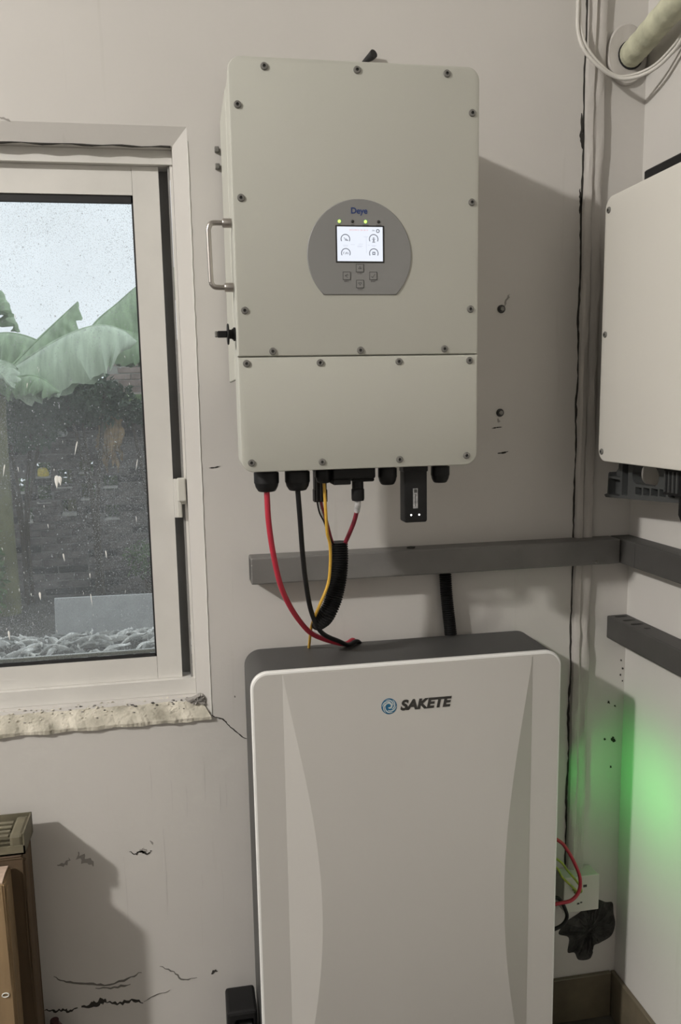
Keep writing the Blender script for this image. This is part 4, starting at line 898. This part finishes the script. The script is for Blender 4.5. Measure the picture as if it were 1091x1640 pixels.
def shrub(name, label, c, r, n, m, seed, size=.05):
    t = thing(name, label, 'shrub', (c[0], c[1], GZ)); rnd = random.Random(seed); bm = bmesh.new()
    for k in range(n):
        d = Vector((rnd.gauss(0, 1), rnd.gauss(0, 1), rnd.gauss(0, 1))).normalized() * (rnd.random() ** .4)
        p = Vector((c[0] + d.x * r[0], c[1] + d.y * r[1], c[2] + d.z * r[2]))
        a = Vector((rnd.gauss(0, 1), rnd.gauss(0, 1), rnd.gauss(0, .7) - .4)).normalized(); b = a.cross(Vector((rnd.gauss(0, 1), rnd.gauss(0, 1), rnd.gauss(0, 1)))).normalized(); s = size * rnd.uniform(.6, 1.5)
        up_ = a.cross(b) * s * .12
        v = [bm.verts.new(q) for q in (p, p + a * s * .5 + b * s * .26 + up_, p + a * s, p + a * s * .5 - b * s * .26 + up_)]
        bm.faces.new((v[0], v[1], v[2])); bm.faces.new((v[0], v[2], v[3]))
    f = obj('foliage', mesh(bm, m, False, recalc=False), None, t); f['kind'] = 'stuff'
    for k in range(4):
        a = k * 1.7 + seed
        obj('branch', tube([(c[0] + .03 * math.cos(a), c[1] + .03 * math.sin(a), GZ), (c[0] + .1 * r[0] * math.cos(a), c[1], (GZ + c[2]) / 2), (c[0] + .6 * r[0] * math.cos(a), c[1] + .5 * r[1] * math.sin(a), c[2] + .2 * r[2])], .014, 6, 5), 'bark', t, smooth=True)
shrub('shrub', 'dark leafy shrub filling the left of the window view', (-1.38, 4.98, .10), (.42, .14, .30), 3000, 'bush', 1, .06)
shrub('shrub', 'dark shrub crowning the brick wall under the banana leaf', (-.82, 5.02, .20), (.34, .12, .20), 2200, 'bush', 2, .055)
shrub('shrub', 'small dark green shrub on the wall beside the window frame', (-.38, 5.08, .10), (.22, .08, .10), 1000, 'bush', 3, .05)
shrub('shrub', 'light green shrub glimpsed through the wall openings', (-1.0, 5.95, -.55), (.70, .28, .42), 3200, 'bush2', 4, .06)
shrub('shrub', 'yellowish green weed clump at the lower left of the view', (-1.56, 4.4, -1.02), (.13, .12, .36), 800, 'bush2', 5, .05)
shrub('shrub', 'low green weeds at the foot of the brick wall', (-.42, 4.9, -1.10), (.20, .12, .16), 500, 'bush2', 6, .045)
# leaning cement board and leaf litter
sb = obj('cement_board', nbox(-.40, .40, -.010, .010, -.24, .21, .003, 1), 'slab', None, (-.525, 3.35, -1.250), (math.radians(-6), math.radians(.6), 0))
tag(sb, 'grey cement board leaning at the bottom of the view', 'board')
bm = bmesh.new(); n1, n2 = 40, 22; g = []
rg = random.Random(6)
for i in range(n1 + 1):
    x = -1.9 + 2.3 * i / n1
    g.append([bm.verts.new((x, 1.7 + 1.58 * j / n2, GZ + .002 + .30 * math.sin(PI * j / n2) ** .6 + (rg.uniform(-.012, .012) if 0 < j < n2 else 0))) for j in range(n2 + 1)])
for i in range(n1):
    for j in range(n2): bm.faces.new((g[i][j], g[i + 1][j], g[i + 1][j + 1], g[i][j + 1]))
tag(obj('earth_heap', bm, 'ground'), 'low heap of earth and rubble under the leaf litter', 'heap')
def litter_mesh(seed, m, L, W_):
    rnd = random.Random(seed); bm = bmesh.new(); A = []
    for i in range(7):
        t = i / 6; x = (t - .5) * L; ww = W_ * math.sin(PI * (.08 + .84 * t)); c = .25 * W_ * math.sin(t * 5 + seed)
        A.append([bm.verts.new(p) for p in ((x, -ww / 2, .02 * math.sin(t * 4) + .2 * ww), (x, 0, c * .3), (x, ww / 2, .02 * math.sin(t * 4) + .2 * ww), (x, ww / 2, .02 * math.sin(t * 4) + .2 * ww - .004), (x, 0, c * .3 - .005), (x, -ww / 2, .02 * math.sin(t * 4) + .2 * ww - .004))])
    for a, b in zip(A, A[1:]):
        for k in range(6): bm.faces.new((a[k], a[(k + 1) % 6], b[(k + 1) % 6], b[k]))
    bm.faces.new(A[0]); bm.faces.new(A[-1]); return mesh(bm, m)
LM = [litter_mesh(k, 'litter' if k % 3 else 'litter2', .13 + .03 * (k % 3), .016 + .010 * (k % 2)) for k in range(6)]
lb = bmesh.new()
for k in range(330):
    x = rg.uniform(-1.25, .1); y = rg.uniform(2.15, 3.22); j = (y - 1.7) / 1.58
    z = GZ + .012 + .30 * math.sin(PI * j) ** .6 + rg.uniform(0, .025) + .012
    mw = Matrix.LocRotScale(Vector((x, y, z)), __import__('mathutils').Euler((rg.uniform(-.35, .35), rg.uniform(-.3, .3), rg.uniform(0, PI))), Vector((1, 1, 1)))
    n0 = len(lb.verts); lb.from_mesh(LM[k % 6]); lb.verts.ensure_lookup_table(); nf = len(lb.faces)
    for v in lb.verts[n0:]: v.co = mw @ v.co
    lb.faces.ensure_lookup_table()
    for f in lb.faces[nf - 38:]: f.material_index = 0 if k % 6 % 3 else 1
ll = obj('leaf_litter', lb, ['litter', 'litter2']); ll['kind'] = 'stuff'; tag(ll, 'bleached dry leaves and stalks littering the yard outside the window', 'leaf litter')
